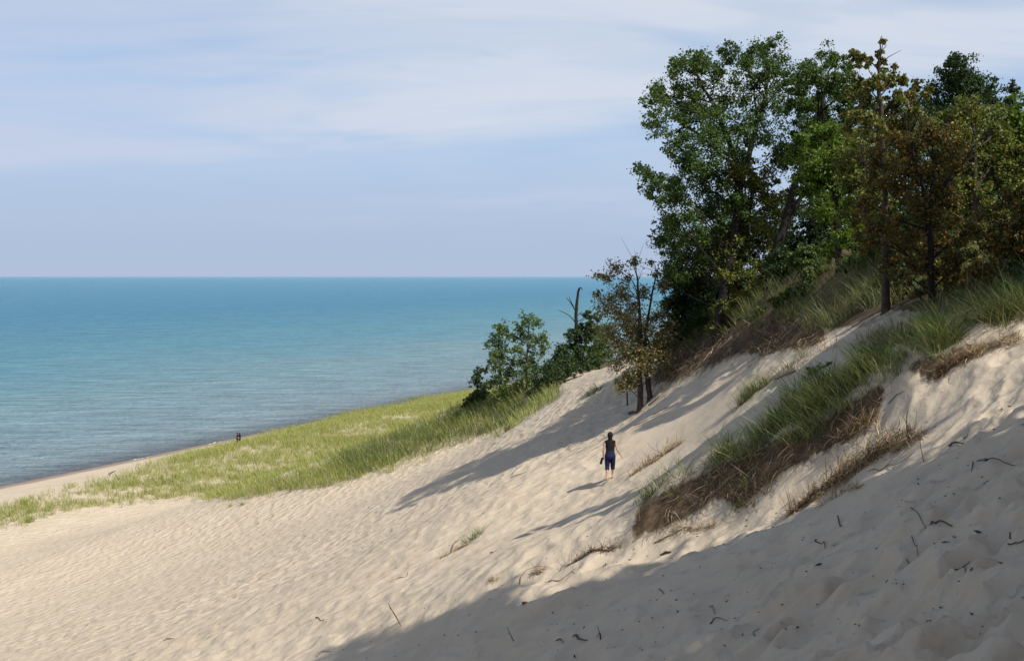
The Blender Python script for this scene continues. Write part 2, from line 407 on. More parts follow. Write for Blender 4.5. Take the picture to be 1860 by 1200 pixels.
def ground_full(x, y, want_masks=False):
    x = np.asarray(x, float); y = np.asarray(y, float)
    z = ground0(x, y)
    d = np.hypot(x, y)
    px, py = project(x, y, z)
    infront = (y > 4)
    t = tcoord(x, y)
    sm = np.zeros(x.shape)
    for P in SMOOTH_SAND: sm = np.maximum(sm, feather(px, py, P, 25) * infront * (d < 60))
    face = feather(px, py, SPUR_FACE, 10) * (infront & (y > 21) & (y < 33))
    face = np.maximum(face, 0.75 * feather(px, py, SPUR_FACE_B, 10) * (infront & (y > 20) & (y < 30)))
    face2 = feather(px, py, HILL_FACE, 8) * (infront & (y > 38) & (y < 75))
    forest = feather(px, py, FOREST, 14) * (infront & (y > 27) & (y < 110))
    forest = np.maximum(forest, smooth(12.5, 16, x) * smooth(4, 20, y) * (y > 4))
    forest = np.maximum(forest, smooth(-20, -8, t) * smooth(75, 95, y))
    litter = np.maximum(np.maximum(face * 0.86, face2 * 0.92), forest)
    shore = smooth(-72, -84, t)
    amp = (1 - 0.8 * sm) * (1 - 0.85 * np.maximum(face, face2)) * (1 - 0.7 * forest)
    # trodden sand: bowls of old footprints meeting in soft crests
    wx = x + 0.35 * fbm(x * 0.7, y * 0.7, 3, 3); wy = y + 0.35 * fbm(x * 0.7 + 9, y * 0.7 + 4, 3, 4)
    b1 = bowls(wx / 0.78, wy / 0.60, 10); b2 = bowls(wx / 0.42 + 3.7, wy / 0.31 + 8.1, 20)
    patch = 0.55 + 0.6 * smooth(-0.35, 0.35, fbm(x * 0.16, y * 0.16, 3, 30))
    near = smooth(95, 55, d)
    disp = (0.44 * b1 + 0.15 * b2 + 0.025 * fbm(x * 0.5, y * 0.5, 3, 60) + 0.012 * fbm(x * 3.1, y * 3.1, 3, 63)) * patch * amp * near * (1.75 - 1.10 * smooth(13, 22, d) - 0.10 * smooth(24, 45, d))
    disp = disp - 0.13 * amp * near
    # broad unevenness, and the rough cut bank
    disp = disp + 0.05 * fbm(x * 0.22, y * 0.22, 3, 70) * smooth(6, 14, d) * (1 - shore)
    bank = np.maximum(face, face2)
    disp = disp + bank * (0.22 * fbm(x * 1.6, y * 1.6, 4, 80) + 0.05 * fbm(x * 9, y * 9, 2, 85))
    z = z + disp
    if not want_masks: return z
    trod = (1 - 0.85 * sm) * (1 - np.maximum(bank, forest)) * (0.95 - 0.45 * smooth(18, 26, d) + 0.5 * smooth(35, 75, d)) * (1 - 0.6 * smooth(-96, -101, t))
    tt = -t - 115.7 + 1.2 * fbm(scoord(x, y) * 0.03, 0 * x + 3.3, 2, 40)
    wet = smooth(-3.0, -0.8, tt + 0.9 * fbm(x * 0.3, y * 0.3, 3, 90))
    return z, litter, trod, wet

MAT_SAND = sand_material()
def build_ground():
    ang = np.concatenate([np.linspace(-180, -60, 30, endpoint=False), np.linspace(-60, -24.5, 34, endpoint=False), np.linspace(-24.5, 24.5, 500), np.linspace(24.5, 60, 35)[1:], np.linspace(60, 180, 31)[1:-1]])
    a = np.radians(ang)
    r = np.concatenate([np.geomspace(0.4, 6, 45, endpoint=False), np.geomspace(6, 30, 370, endpoint=False), np.geomspace(30, 75, 120, endpoint=False), np.geomspace(75, 430, 110)])
    R, A = np.meshgrid(r, a, indexing='ij')
    x = R * np.sin(A); y = R * np.cos(A)
    z, lit, trod, wet = ground_full(x, y, True)
    nr, na = R.shape
    v = np.stack([x, y, z], -1).reshape(-1, 3)
    i = np.arange(nr * na).reshape(nr, na)
    j = np.roll(i, -1, 1)
    q = np.stack([i[:-1], i[1:], j[1:], j[:-1]], -1)[:, :, [0, 3, 2, 1]].reshape(-1, 4)
    me = mesh_np('sand_ground', v, quads=q[:, ::-1], smooth_shade=True)
    for nm, val in (('litter', lit), ('trodden', trod), ('wet', wet)):
        at_ = me.attributes.new(nm, 'FLOAT', 'POINT'); at_.data.foreach_set('value', val.ravel().astype(np.float32))
    o = link('sand_ground', me, MAT_SAND); o['kind'] = 'structure'
    return o
GROUND = build_ground()

def build_water():
    R = 90000.0
    n = 64
    v = [(R * math.cos(2 * math.pi * k / n), R * math.sin(2 * math.pi * k / n), 0.0) for k in range(n)]
    me = bpy.data.meshes.new('lake_water'); me.from_pydata(v, [], [list(range(n))]); me.update()
    o = link('lake_water', me, water_material()); o['kind'] = 'structure'
build_water()

_DS = np.concatenate([np.arange(6, 60, 0.5), np.arange(60, 130, 1.5), np.geomspace(130, 420, 40)])
def at(px, py, lift=0.0):
    """where the line of sight through a pixel meets the ground"""
    px = np.atleast_1d(np.asarray(px, float)); py = np.atleast_1d(np.asarray(py, float))
    A, Cc = ray(px, py)
    out = []
    Z = ground0(A[:, None] * _DS, np.ones_like(A)[:, None] * _DS); b = (EYE + Cc[:, None] * _DS) < Z
    i = np.maximum(b.argmax(1), 1); lo = _DS[i - 1].copy(); hi = _DS[i].copy()
    for _ in range(9):
        mid = (lo + hi) / 2; under = (EYE + Cc * mid) < ground0(A * mid, mid); hi = np.where(under, mid, hi); lo = np.where(under, lo, mid)
    d = np.where(b.any(1), hi, 80.0)
    out = np.column_stack([A * d, d])
    z = ground_full(out[:, 0], out[:, 1])
    return np.column_stack([out, z + lift])
def on_ground(px, d):
    a = (px - 930.0) / FPX / CT
    x = a * d; y = d
    return np.array([x, y, float(ground_full(np.array([x]), np.array([y]))[0])])

# ------------------------------------------------------------------ plants
def tube(paths, sides=7, rough=0.0, seed=0):
    """tapered tubes: paths = [(points, radii)], joined into one set of verts / quads"""
    V = []; Q = []; T = []; base = 0
    rng = np.random.default_rng(seed)
    for P, Rr in paths:
        P = np.asarray(P, float); Rr = np.asarray(Rr, float); n = len(P)
        tang = np.gradient(P, axis=0); tang /= np.linalg.norm(tang, axis=1)[:, None] + 1e-9
        ref = np.array([0.31, 0.87, 0.38]);
        a1 = np.cross(tang, ref); a1 /= np.linalg.norm(a1, axis=1)[:, None] + 1e-9
        a2 = np.cross(tang, a1)
        th = np.arange(sides) * 2 * math.pi / sides
        rr = Rr[:, None] * (1 + rough * (rng.random((n, sides)) - 0.5))
        ring = P[:, None, :] + rr[:, :, None] * (np.cos(th)[None, :, None] * a1[:, None, :] + np.sin(th)[None, :, None] * a2[:, None, :])
        V.append(ring.reshape(-1, 3))
        i = base + np.arange(n * sides).reshape(n, sides); j = np.roll(i, -1, 1)
        Q.append(np.stack([i[:-1], j[:-1], j[1:], i[1:]], -1).reshape(-1, 4))
        # caps as fans
        V.append(P[[0, -1]]); c0 = base + n * sides; c1 = c0 + 1
        T.append(np.stack([np.full(sides, c0), j[0], i[0]], -1)); T.append(np.stack([np.full(sides, c1), i[-1], j[-1]], -1))
        base += n * sides + 2
    return np.concatenate(V), np.concatenate(Q), np.concatenate(T)
def tube_obj(name, paths, mat, parent=None, sides=7, rough=0.0, seed=0):
    v, q, t = tube(paths, sides, rough, seed)
    return link(name, mesh_np(name, v, q, t, True), mat, parent)
def spline(P, n):
    P = np.asarray(P, float)
    if len(P) == 2: return P[0] + (P[1] - P[0]) * np.linspace(0, 1, n)[:, None]
    k = np.linspace(0, len(P) - 1, n); i = np.clip(k.astype(int), 0, len(P) - 2); f = (k - i)[:, None]
    p0 = P[np.maximum(i - 1, 0)]; p1 = P[i]; p2 = P[i + 1]; p3 = P[np.minimum(i + 2, len(P) - 1)]
    return 0.5 * ((2 * p1) + (-p0 + p2) * f + (2 * p0 - 5 * p1 + 4 * p2 - p3) * f ** 2 + (-p0 + 3 * p1 - 3 * p2 + p3) * f ** 3)

def leaves_mesh(name, centres, size, rng, up=0.4, aspect=0.75):
    """one small folded leaf (two triangles... four corners) at every centre"""
    n = len(centres)
    nor = rng.normal(size=(n, 3)); nor[:, 2] = nor[:, 2] * 0.8 + up; nor /= np.linalg.norm(nor, axis=1)[:, None]
    ref = rng.normal(size=(n, 3)); a = np.cross(nor, ref); a /= np.linalg.norm(a, axis=1)[:, None] + 1e-9; b = np.cross(nor, a)
    s = size * rng.uniform(0.6, 1.35, n)[:, None]
    v = np.stack([centres - a * s * 0.5, centres + b * s * 0.5 * aspect + nor * s * 0.10, centres + a * s * 0.55, centres - b * s * 0.5 * aspect + nor * s * 0.10], 1).reshape(-1, 3)
    i = np.arange(n)[:, None] * 4
    tris = np.concatenate([i + np.array([[0, 1, 2]]), i + np.array([[0, 2, 3]])])
    return mesh_np(name, v, None, tris)

def tree(name, label, cat, base_px, d, trunks, clumps, n_leaves, leaf, mats, group=None, depth=0.8, limbs=True, twig=1.0, seed=1, sub=0.18, limb_r=0.05, sparse_twigs=0, tall=1.0, n_sub=1.6, stretch=1.0, limb_paths=()):
    """trunks: pixel paths [(px, py, width px)]; clumps: [(px, py, r px)] of foliage; all at d metres with real depth"""
    rng = np.random.default_rng(seed)
    b = on_ground(base_px, d)
    root = empty(name, b, label, cat, group)
    off = -b
    m_leaf, m_bark = mats
    k = d / FPX
    halfw = max([abs(c[0] - base_px) for c in clumps] + [20]) * k
    tp = []
    for ti, tr in enumerate(trunks):
        P = np.array([pt(p[0], p[1], d) for p in tr]); W = np.array([p[2] * k * 0.38 for p in tr])
        if len(tr[0]) > 3: pass
        dy = np.linspace(0, 1, len(P)) ** 1.3 * rng.normal() * 0.12 * np.linalg.norm(P[-1] - P[0]); P[:, 1] += dy
        P[:, 0] += (P[:, 1] - d) * (P[:, 0] / d); 
        if ti == 0 or abs(tr[0][1] - trunks[0][0][1]) < 14:
            P[0, 2] = float(ground_full(P[:1, 0], P[:1, 1])[0]) - 0.25
        n = max(8, len(P) * 4)
        SP = spline(P, n); SW = np.interp(np.linspace(0, 1, n), np.linspace(0, 1, len(W)), W)
        SP[1:-1, :2] += rng.normal(size=(n - 2, 2)) * 0.012 * np.linalg.norm(P[-1] - P[0]) / 4
        SW[0] *= 1.35; SW[1] *= 1.1
        tp.append((SP, SW))
    for SP, SW in tp:
        tube_obj('trunk', [(SP + off, SW)], m_bark, root, 10, 0.12, seed)
    for lp in limb_paths:
        P = np.array([pt(p[0], p[1], d) for p in lp]); W = np.array([p[2] * k * 0.5 for p in lp]); n = len(P) * 4
        tube_obj('limb', [(spline(P, n) + off, np.interp(np.linspace(0, 1, n), np.linspace(0, 1, len(W)), W))], m_bark, root, 7, 0.1, seed)
    # crown
    allT = np.concatenate([SP for SP, _ in tp]); allW = np.concatenate([SW for _, SW in tp])
    w = np.array([c[2] ** 2 for c in clumps], float); w /= w.sum()
    cen = []; twigs = []
    for c, ww in zip(clumps, w):
        r = c[2] * k
        dz = rng.uniform(-1, 1) * depth * halfw * (0.4 + 0.6 * rng.random())
        dd = d + dz
        C = pt(c[0], c[1], dd)
        rad = np.array([r, r * 1.15, r]) * stretch
        # limb to the clump
        cand = np.where(allT[:, 2] < C[2] - 0.25 * r)[0]
        if len(cand) == 0: cand = np.arange(len(allT))[:2]
        dist = np.linalg.norm((allT[cand] - C) * np.array([1, 1, 0.75]), axis=1) + 0.35 * np.abs(allT[cand, 2] - C[2] + 1.0 * np.linalg.norm(allT[cand, :2] - C[:2], axis=1))
        jn = cand[dist.argmin()]; A0 = allT[jn]; L = np.linalg.norm(C - A0)
        mid = A0 + (C - A0) * 0.5 + rng.normal(size=3) * 0.09 * L + np.array([0, 0, 0.06 * L])
        lr = min(allW[jn] * 0.6, max(0.018, limb_r * (r / 0.9) ** 0.6))
        if limbs and L > 0.3:
            Ps = spline([A0, mid, C], 9); tube_obj('limb', [(Ps + off, np.linspace(lr, lr * 0.35, 9))], m_bark, root, 6, 0.1, seed)
        ns = max(4, int(n_sub * (7 + 9 * r ** 1.2)))
        dirs = rng.normal(size=(ns, 3)); dirs /= np.linalg.norm(dirs, axis=1)[:, None]
        sc_ = C + dirs * rad * (rng.uniform(0.25, 1.18, ns)[:, None])
        for q in sc_[: max(2, int(ns * 0.6 * twig))]:
            m2 = (C + q) / 2 + rng.normal(size=3) * 0.1 * r
            twigs.append((np.array([C, m2, q]) + off, np.array([lr * 0.4, lr * 0.25, lr * 0.10])))
        nl = max(6, int(n_leaves * 1.7 * ww))
        pick = rng.integers(0, ns, nl)
        size_ns = rng.uniform(0.6, 1.3, ns)
        p = sc_[pick] + rng.normal(size=(nl, 3)) * (sub * r * size_ns[pick])[:, None] * np.array([1, 1, 0.8])
        cen.append(p)
    for _ in range(sparse_twigs):
        j = rng.integers(len(allT) // 3, len(allT)); A0 = allT[j]; L = rng.uniform(0.5, 1.6) * (0.3 + halfw * 0.3)
        dr = rng.normal(size=3); dr[2] = abs(dr[2]) * 0.8 + 0.3; dr /= np.linalg.norm(dr)
        twigs.append((np.array([A0, A0 + dr * L * 0.5 + rng.normal(size=3) * 0.08 * L, A0 + dr * L + rng.normal(size=3) * 0.1 * L]) + off, np.array([0.014, 0.009, 0.004])))
    if twigs:
        tag(tube_obj('twigs', twigs, m_bark, root, 4, 0, seed), kind='stuff')
    cen = np.concatenate(cen) + off
    me = leaves_mesh('crown', cen, leaf, rng)
    link('crown', me, m_leaf, root)
    return root

BARK = plain_mat('bark', (0.055, 0.043, 0.033), 0.9, 0.5, 6.0, 0.8)
BARK_DARK = plain_mat('dark_bark', (0.022, 0.018, 0.015), 0.9, 0.5, 6.0, 0.8)
BARK_GREY = plain_mat('weathered_bark', (0.06, 0.048, 0.038), 0.9, 0.45, 7.0, 0.8)
L_COTTON = leaf_mat('cottonwood_leaf', [(0, (0.025, 0.055, 0.012)), (0.45, (0.049, 0.102, 0.020)), (0.85, (0.094, 0.155, 0.031)), (1, (0.166, 0.210, 0.055))], 0.36, 0.28)
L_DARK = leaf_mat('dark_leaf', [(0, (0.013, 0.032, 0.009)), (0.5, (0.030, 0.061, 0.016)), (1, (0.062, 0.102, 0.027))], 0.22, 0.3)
L_OLIVE = leaf_mat('olive_leaf', [(0, (0.041, 0.070, 0.015)), (0.5, (0.105, 0.138, 0.027)), (0.85, (0.194, 0.202, 0.038)), (1, (0.263, 0.202, 0.038))], 0.3, 0.3)
L_OAK = leaf_mat('oak_leaf', [(0, (0.048, 0.082, 0.018)), (0.5, (0.116, 0.155, 0.033)), (0.8, (0.218, 0.207, 0.050)), (1, (0.287, 0.177, 0.041))], 0.3, 0.35)
L_RUST = leaf_mat('rust_leaf', [(0, (0.035, 0.045, 0.012)), (0.52, (0.085, 0.085, 0.02)), (0.78, (0.14, 0.10, 0.023)), (0.92, (0.24, 0.11, 0.02)), (1, (0.42, 0.23, 0.04))], 0.3, 0.3)
L_MAPLE = leaf_mat('maple_leaf', [(0, (0.037, 0.083, 0.012)), (0.5, (0.089, 0.158, 0.020)), (1, (0.177, 0.240, 0.032))], 0.4, 0.3)
L_SHRUB = leaf_mat('shrub_leaf', [(0, (0.034, 0.068, 0.016)), (0.5, (0.068, 0.115, 0.024)), (1, (0.121, 0.162, 0.041))], 0.3, 0.3)
L_AIRY = leaf_mat('young_cottonwood_leaf', [(0, (0.04, 0.08, 0.018)), (0.45, (0.085, 0.14, 0.034)), (0.85, (0.15, 0.21, 0.06)), (1, (0.24, 0.30, 0.11))], 0.4, 0.35)
L_BARE = leaf_mat('withering_leaf', [(0, (0.078, 0.096, 0.031)), (0.4, (0.157, 0.166, 0.049)), (0.75, (0.244, 0.182, 0.070)), (1, (0.557, 0.434, 0.260))], 0.35, 0.3)

tree('cottonwood_tree', 'large dark green cottonwood with forked trunk, foremost at the lake end of the wood', 'tree', 1290, 57,
     [[(1296,600,26),(1318,520,24),(1335,420,22),(1343,335,20),(1338,300,16),(1318,240,12),(1290,180,8),(1262,130,4)],
      [(1345,335,16),(1358,290,14),(1372,235,12),(1388,180,9),(1398,120,4)]],
     [(1215,175,36),(1190,185,24),(1196,228,28),(1250,130,36),(1225,120,18),(1262,185,42),(1292,140,38),(1300,205,46),(1240,225,30),(1268,108,24),
      (1350,118,32),(1388,102,34),(1415,125,28),(1372,160,42),(1316,98,20),(1405,185,34),(1425,155,18),(1328,95,18),(1400,82,16),
      (1240,275,34),(1290,265,48),(1345,225,42),(1395,245,38),(1300,318,44),(1255,310,34),(1226,262,22),
      (1178,322,24),(1165,308,14),(1195,345,26),(1226,338,30),(1180,350,16),(1345,290,30),(1410,290,26),
      (1228,400,38),(1204,438,26),(1262,425,44),(1290,375,42),(1242,470,36),(1205,410,20),(1330,370,34),(1195,432,14),(1232,360,30),(1275,470,36),(1222,492,20)],
     34000, 0.105, (L_COTTON, BARK_DARK), depth=0.75, seed=11, limb_paths=[[(1338,290,8),(1290,262,6),(1250,232,5),(1228,240,3)]])
tree('cottonwood_tree', 'dark green cottonwood on a leaning trunk just right of the largest one', 'tree', 1395, 56,
     [[(1392,515,24),(1408,460,22),(1424,410,20),(1440,350,16),(1466,285,12),(1490,210,9),(1505,130,5)], [(1424,408,13),(1446,372,11),(1462,345,9),(1478,290,5)]],
     [(1507,103,20),(1480,140,34),(1522,150,30),(1450,150,22),(1448,190,26),(1490,200,42),(1530,205,32),(1452,245,28),(1500,262,38),(1430,285,22),(1530,275,30),(1470,318,28),(1485,372,24),(1545,170,22),(1445,345,18),(1540,120,16),(1520,330,26)],
     24000, 0.10, (L_COTTON, BARK_DARK), depth=0.8, seed=12)
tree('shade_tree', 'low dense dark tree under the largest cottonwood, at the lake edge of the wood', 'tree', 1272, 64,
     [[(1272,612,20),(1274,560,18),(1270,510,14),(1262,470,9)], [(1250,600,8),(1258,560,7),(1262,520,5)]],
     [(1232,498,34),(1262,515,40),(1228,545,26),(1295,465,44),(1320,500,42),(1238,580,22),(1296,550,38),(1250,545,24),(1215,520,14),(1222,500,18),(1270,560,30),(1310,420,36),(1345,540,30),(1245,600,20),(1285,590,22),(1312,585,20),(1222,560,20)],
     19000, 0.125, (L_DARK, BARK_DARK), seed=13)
tree('oak_tree', 'olive brown oak filling the middle of the wood behind the leaning trunk', 'tree', 1340, 58,
     [[(1330,590,16),(1345,480,14),(1362,380,10),(1370,310,5)]],
     [(1345,312,26),(1375,328,30),(1350,375,36),(1392,372,34),(1330,425,38),(1368,440,40),(1312,470,36),(1348,500,38),(1345,545,26),(1320,560,24),(1385,500,24),(1395,420,28),(1370,560,24),(1330,585,18),(1300,592,16),(1390,545,20),(1350,572,18),(1410,470,26),(1425,510,20)],
     19000, 0.115, (L_OLIVE, BARK_DARK), seed=14)
tree('maple_tree', 'bright yellow green maple with a straight bare lower trunk', 'tree', 1525, 46,
     [[(1527,497,20),(1520,430,15),(1517,370,12),(1515,310,9),(1508,262,5)]],
     [(1448,262,24),(1488,250,30),(1520,262,32),(1470,295,34),(1545,255,26),(1438,285,14),(1510,310,36),(1552,325,34),(1482,340,26),(1540,375,36),(1502,395,26),(1560,420,30),(1532,440,22),(1470,322,20),(1505,460,16)],
     18000, 0.10, (L_MAPLE, BARK_DARK), depth=0.9, seed=15)
tree('oak_tree', 'tall thin oak with sparse golden leaves and a bare spire above the wood', 'tree', 1607, 31,
     [[(1608,562,22),(1609,470,17),(1607,380,14),(1606,300,13),(1602,225,12),(1596,165,9),(1597,115,5),(1602,72,1.6)]],
     [(1602,76,7),(1596,98,9),(1578,112,10),(1606,130,8),(1566,112,18),(1590,152,20),(1622,143,18),(1640,150,12),(1560,152,18),(1664,155,12),(1682,168,12),(1630,180,22),(1572,188,24),(1612,202,22),(1548,172,14),(1650,176,14),(1590,225,24),(1625,230,26),(1555,215,22),(1545,100,10),(1660,205,18),(1592,330,16),(1622,380,16),(1595,430,16),(1618,300,18),(1592,272,18),(1620,460,15),(1600,115,9)],
     11500, 0.075, (L_OAK, BARK), depth=0.7, seed=16, sparse_twigs=3, limb_paths=[[(1606,302,10),(1585,301,9),(1560,297,8)]])
tree('oak_tree', 'dark green round headed tree above the others at the back right', 'tree', 1740, 62,
     [[(1745,520,24),(1748,400,20),(1750,250,14),(1745,150,5)]],
     [(1745,118,24),(1722,146,30),(1765,146,34),(1702,185,34),(1750,185,40),(1798,178,30),(1790,215,34),(1732,230,40),(1690,215,28),(1735,105,12),(1670,240,40),(1820,230,34),(1760,280,50)],
     18000, 0.12, (L_DARK, BARK_DARK), seed=17)
tree('spruce_tree', 'narrow dark pointed treetop near the right edge of the picture', 'tree', 1840, 62,
     [[(1842,520,16),(1842,330,12),(1840,200,7),(1839,146,2)]],
     [(1839,152,7),(1840,166,12),(1838,184,17),(1842,206,22),(1836,235,26),(1850,262,30),(1830,290,34)],
     4500, 0.11, (L_DARK, BARK_DARK), depth=0.5, seed=18)
tree('maple_tree', 'bright green maple crown below the pointed treetop at the right edge', 'tree', 1855, 50,
     [[(1865,500,16),(1862,350,12),(1855,230,6)]],
     [(1836,208,28),(1862,230,36),(1848,262,36),(1880,280,40),(1840,300,34),(1890,220,36),(1870,340,40),(1845,350,30)],
     8500, 0.12, (L_MAPLE, BARK_DARK), seed=19)
tree('oak_tree', 'broad yellowish olive oak behind the rust coloured one', 'tree', 1775, 40,
     [[(1778,490,20),(1774,400,16),(1770,310,12),(1768,230,5)]],
     [(1770,205,30),(1735,228,32),(1800,236,34),(1752,265,40),(1832,276,34),(1790,305,42),(1838,330,34),(1722,285,30),(1850,380,36),(1772,350,40),(1812,398,40),(1862,300,30),(1745,330,34),(1800,445,34),(1720,210,16),(1760,450,36),(1790,490,28),(1830,470,30),(1735,490,26)],
     20000, 0.09, (L_OLIVE, BARK), depth=0.8, seed=20, sparse_twigs=20)
tree('oak_tree', 'rust and orange leaved oak with a forked dark trunk, nearest in the wood', 'tree', 1688, 29.6,
     [[(1690,535,18),(1691,460,16),(1684,385,14),(1674,330,10),(1660,280,6),(1655,240,2)], [(1686,392,11),(1708,350,9),(1735,310,7),(1770,280,3)], [(1684,384,8),(1695,320,6),(1694,260,2)]],
     [(1640,258,36),(1690,242,36),(1730,272,32),(1650,305,42),(1702,315,42),(1592,300,34),(1612,340,36),(1662,375,42),(1722,375,42),(1600,420,36),(1642,435,36),(1762,420,36),(1704,445,42),(1745,475,34),(1622,480,26),(1575,370,28),(1570,440,24),(1660,480,30),(1800,440,26),(1640,500,24),(1690,495,26),(1720,515,22),(1780,500,26),(1750,520,20)],
     13500, 0.07, (L_RUST, BARK_DARK), depth=0.8, seed=21, twig=1.6, sparse_twigs=70, n_sub=1.3)
tree('oak_tree', 'olive gold young oak left of the tall thin oak', 'tree', 1575, 43,
     [[(1582,540,9),(1578,440,8),(1572,340,6),(1568,260,3)]],
     [(1568,250,28),(1545,280,28),(1592,275,26),(1560,320,32),(1535,330,22),(1585,355,32),(1552,385,28),(1590,400,30),(1530,300,18)],
     7000, 0.09, (L_OLIVE, BARK), depth=0.8, seed=22, twig=1.3, sparse_twigs=20)
tree('oak_shrub', 'orange brown oak scrub at the right edge beneath the oaks', 'shrub', 1840, 28,
     [[(1835,520,8),(1838,460,7),(1842,400,4)], [(1860,520,7),(1866,450,5)]],
     [(1842,365,26),(1852,415,32),(1830,465,30),(1802,490,28),(1855,475,30),(1880,400,36),(1815,430,26),(1780,500,24),(1880,460,30)],
     6500, 0.09, (L_RUST, BARK), seed=23, twig=1.3, sparse_twigs=30)
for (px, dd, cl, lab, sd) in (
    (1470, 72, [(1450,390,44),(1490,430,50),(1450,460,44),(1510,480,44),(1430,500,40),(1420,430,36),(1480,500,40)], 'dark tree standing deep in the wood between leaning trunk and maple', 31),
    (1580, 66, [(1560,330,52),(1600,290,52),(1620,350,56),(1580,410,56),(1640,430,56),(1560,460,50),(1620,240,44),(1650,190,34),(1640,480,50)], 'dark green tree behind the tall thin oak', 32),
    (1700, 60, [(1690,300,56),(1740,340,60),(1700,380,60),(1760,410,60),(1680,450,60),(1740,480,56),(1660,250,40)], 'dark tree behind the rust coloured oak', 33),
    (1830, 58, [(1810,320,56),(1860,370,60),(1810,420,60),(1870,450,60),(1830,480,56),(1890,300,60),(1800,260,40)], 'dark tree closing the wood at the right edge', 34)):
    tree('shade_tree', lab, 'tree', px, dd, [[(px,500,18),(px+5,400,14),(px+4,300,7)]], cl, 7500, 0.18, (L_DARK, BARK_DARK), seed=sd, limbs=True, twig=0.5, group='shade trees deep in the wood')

tree('bare_tree', 'half bare young tree with two trunks standing alone on the sand slope', 'tree', 1168, 60,
     [[(1163,745,16),(1162,680,13),(1162,620,11),(1161,560,8),(1157,505,4),(1150,468,1.5)], [(1181,738,14),(1177,690,13),(1170,640,9),(1176,580,6),(1188,520,4),(1196,480,1.5)]],
     [(1118,488,12),(1104,505,10),(1152,476,9),(1182,476,6),(1086,500,7),(1130,535,16),(1170,530,12),(1203,520,10),(1100,556,16),(1142,585,20),(1192,575,16),(1112,605,18),(1162,618,24),(1202,618,16),(1136,645,14),(1182,652,16),(1142,688,15),(1206,650,11),(1086,535,7),(1215,590,10),(1125,570,12),(1152,555,12),(1128,700,12),(1150,600,14),(1125,625,14),(1175,595,12),(1150,640,16),(1170,668,14),(1120,660,10),(1195,640,12),(1110,540,8),(1140,505,7),(1190,500,7),(1160,700,8),(1212,670,9)],
     8200, 0.105, (L_BARE, BARK_GREY), depth=0.7, seed=41, twig=1.8, sub=0.55, sparse_twigs=46, limb_r=0.05)
tree('dead_tree', 'dead black snag with broken top, ivy climbing its foot', 'tree', 1046, 93,
     [[(1046,662,10),(1046,610,9),(1047,565,8),(1049,540,6.5),(1052,523,5)]],
     [(1038,608,14),(1054,596,11),(1030,634,20),(1058,628,18),(1012,655,16),(1076,655,18),(1046,655,22),(1072,574,11),(1086,578,9),(1034,660,18),(1060,606,12),(1078,600,10),(1068,588,8)],
     6800, 0.14, (L_DARK, BARK_DARK), depth=0.5, seed=42, limb_paths=[[(1047,568,2.6),(1038,552,1.9),(1029,541,0.9)],[(1042,557,1.8),(1036,545,1.2),(1034,539,.7)],[(1046,587,2.4),(1034,573,1.6),(1014,563,.8)],[(1051,526,3),(1055,522,2),(1058,527,1)],[(1050,572,1.8),(1057,566,1)]])
tree('cottonwood_tree', 'small airy green tree behind the dead snag', 'tree', 1088, 97,
     [[(1088,662,7),(1089,630,5),(1090,600,3)]],
     [(1088,595,21),(1078,615,18),(1096,620,21),(1086,640,20),(1100,645,16),(1070,640,13)],
     3120, 0.15, (L_AIRY, BARK), seed=43)
tree('cottonwood_tree', 'slim young cottonwood, the left one of the pair on the grassy brow', 'tree', 908, 93,
     [[(912,722,7),(909,680,6),(906,640,4),(906,600,2)]],
     [(906,597,16),(914,605,12),(900,622,18),(914,645,19),(904,668,18),(896,652,12),(922,682,18),(912,706,20),(898,640,15),(925,610,11),(900,690,15),(890,706,13),(926,712,13),(932,655,10),(938,700,12),(905,722,12),(884,672,8)],
     2760, 0.16, (L_AIRY, BARK), depth=0.7, seed=44, group='pair of young cottonwoods on the brow')
tree('cottonwood_tree', 'slim young cottonwood, the taller right one of the pair on the grassy brow', 'tree', 958, 93,
     [[(958,718,7),(957,670,6),(959,625,4),(961,585,2)]],
     [(961,582,17),(947,594,14),(974,588,12),(956,612,20),(976,622,20),(941,636,16),(964,648,22),(984,638,10),(955,682,20),(971,672,16),(940,612,10),(950,662,16),(985,612,9),(965,700,16),(945,706,14),(975,700,15),(930,672,11),(952,726,12),(986,690,10),(992,620,7),(938,590,7)],
     2880, 0.16, (L_AIRY, BARK), depth=0.7, seed=45, group='pair of young cottonwoods on the brow')
tree('round_shrub', 'small dark leafy shrub, leftmost of the bushes on the grassy brow', 'shrub', 868, 97,
     [[(866,738,5),(867,710,3.5),(869,680,2)]],
     [(869,678,11),(864,692,12),(876,700,12),(868,712,16),(858,724,14),(880,722,11),(848,734,9),(842,738,7),(868,732,13),(888,738,10),(895,728,9)],
     2640, 0.15, (L_DARK, BARK), seed=46)
tree('round_shrub', 'dark rounded bush between the young cottonwoods and the dead snag', 'shrub', 998, 90,
     [[(998,708,6),(998,690,4),(1000,672,2)]],
     [(1000,682,20),(984,690,19),(1018,672,20),(996,665,16),(1010,690,19),(976,702,14),(1026,660,16),(1000,706,13),(985,712,11),(1020,690,14),(1035,678,12),(962,714,10),(1050,672,12),(1070,668,11)],
     5460, 0.13, (L_DARK, BARK), seed=47)
tree('round_shrub', 'green bush at the foot of the leaning cottonwood', 'shrub', 1440, 49,
     [[(1440,552,5),(1440,535,4),(1440,522,2)]], [(1440,530,14),(1455,536,14),(1425,538,13),(1468,525,13),(1410,550,12)], 2600, 0.09, (L_SHRUB, BARK), seed=48)
tree('round_shrub', 'green bush right of the straight maple trunk', 'shrub', 1562, 45,
     [[(1560,488,5),(1560,472,4),(1562,458,2)]], [(1555,455,18),(1578,462,16),(1540,472,14),(1565,475,14),(1590,470,12)], 3000, 0.09, (L_SHRUB, BARK), seed=49)
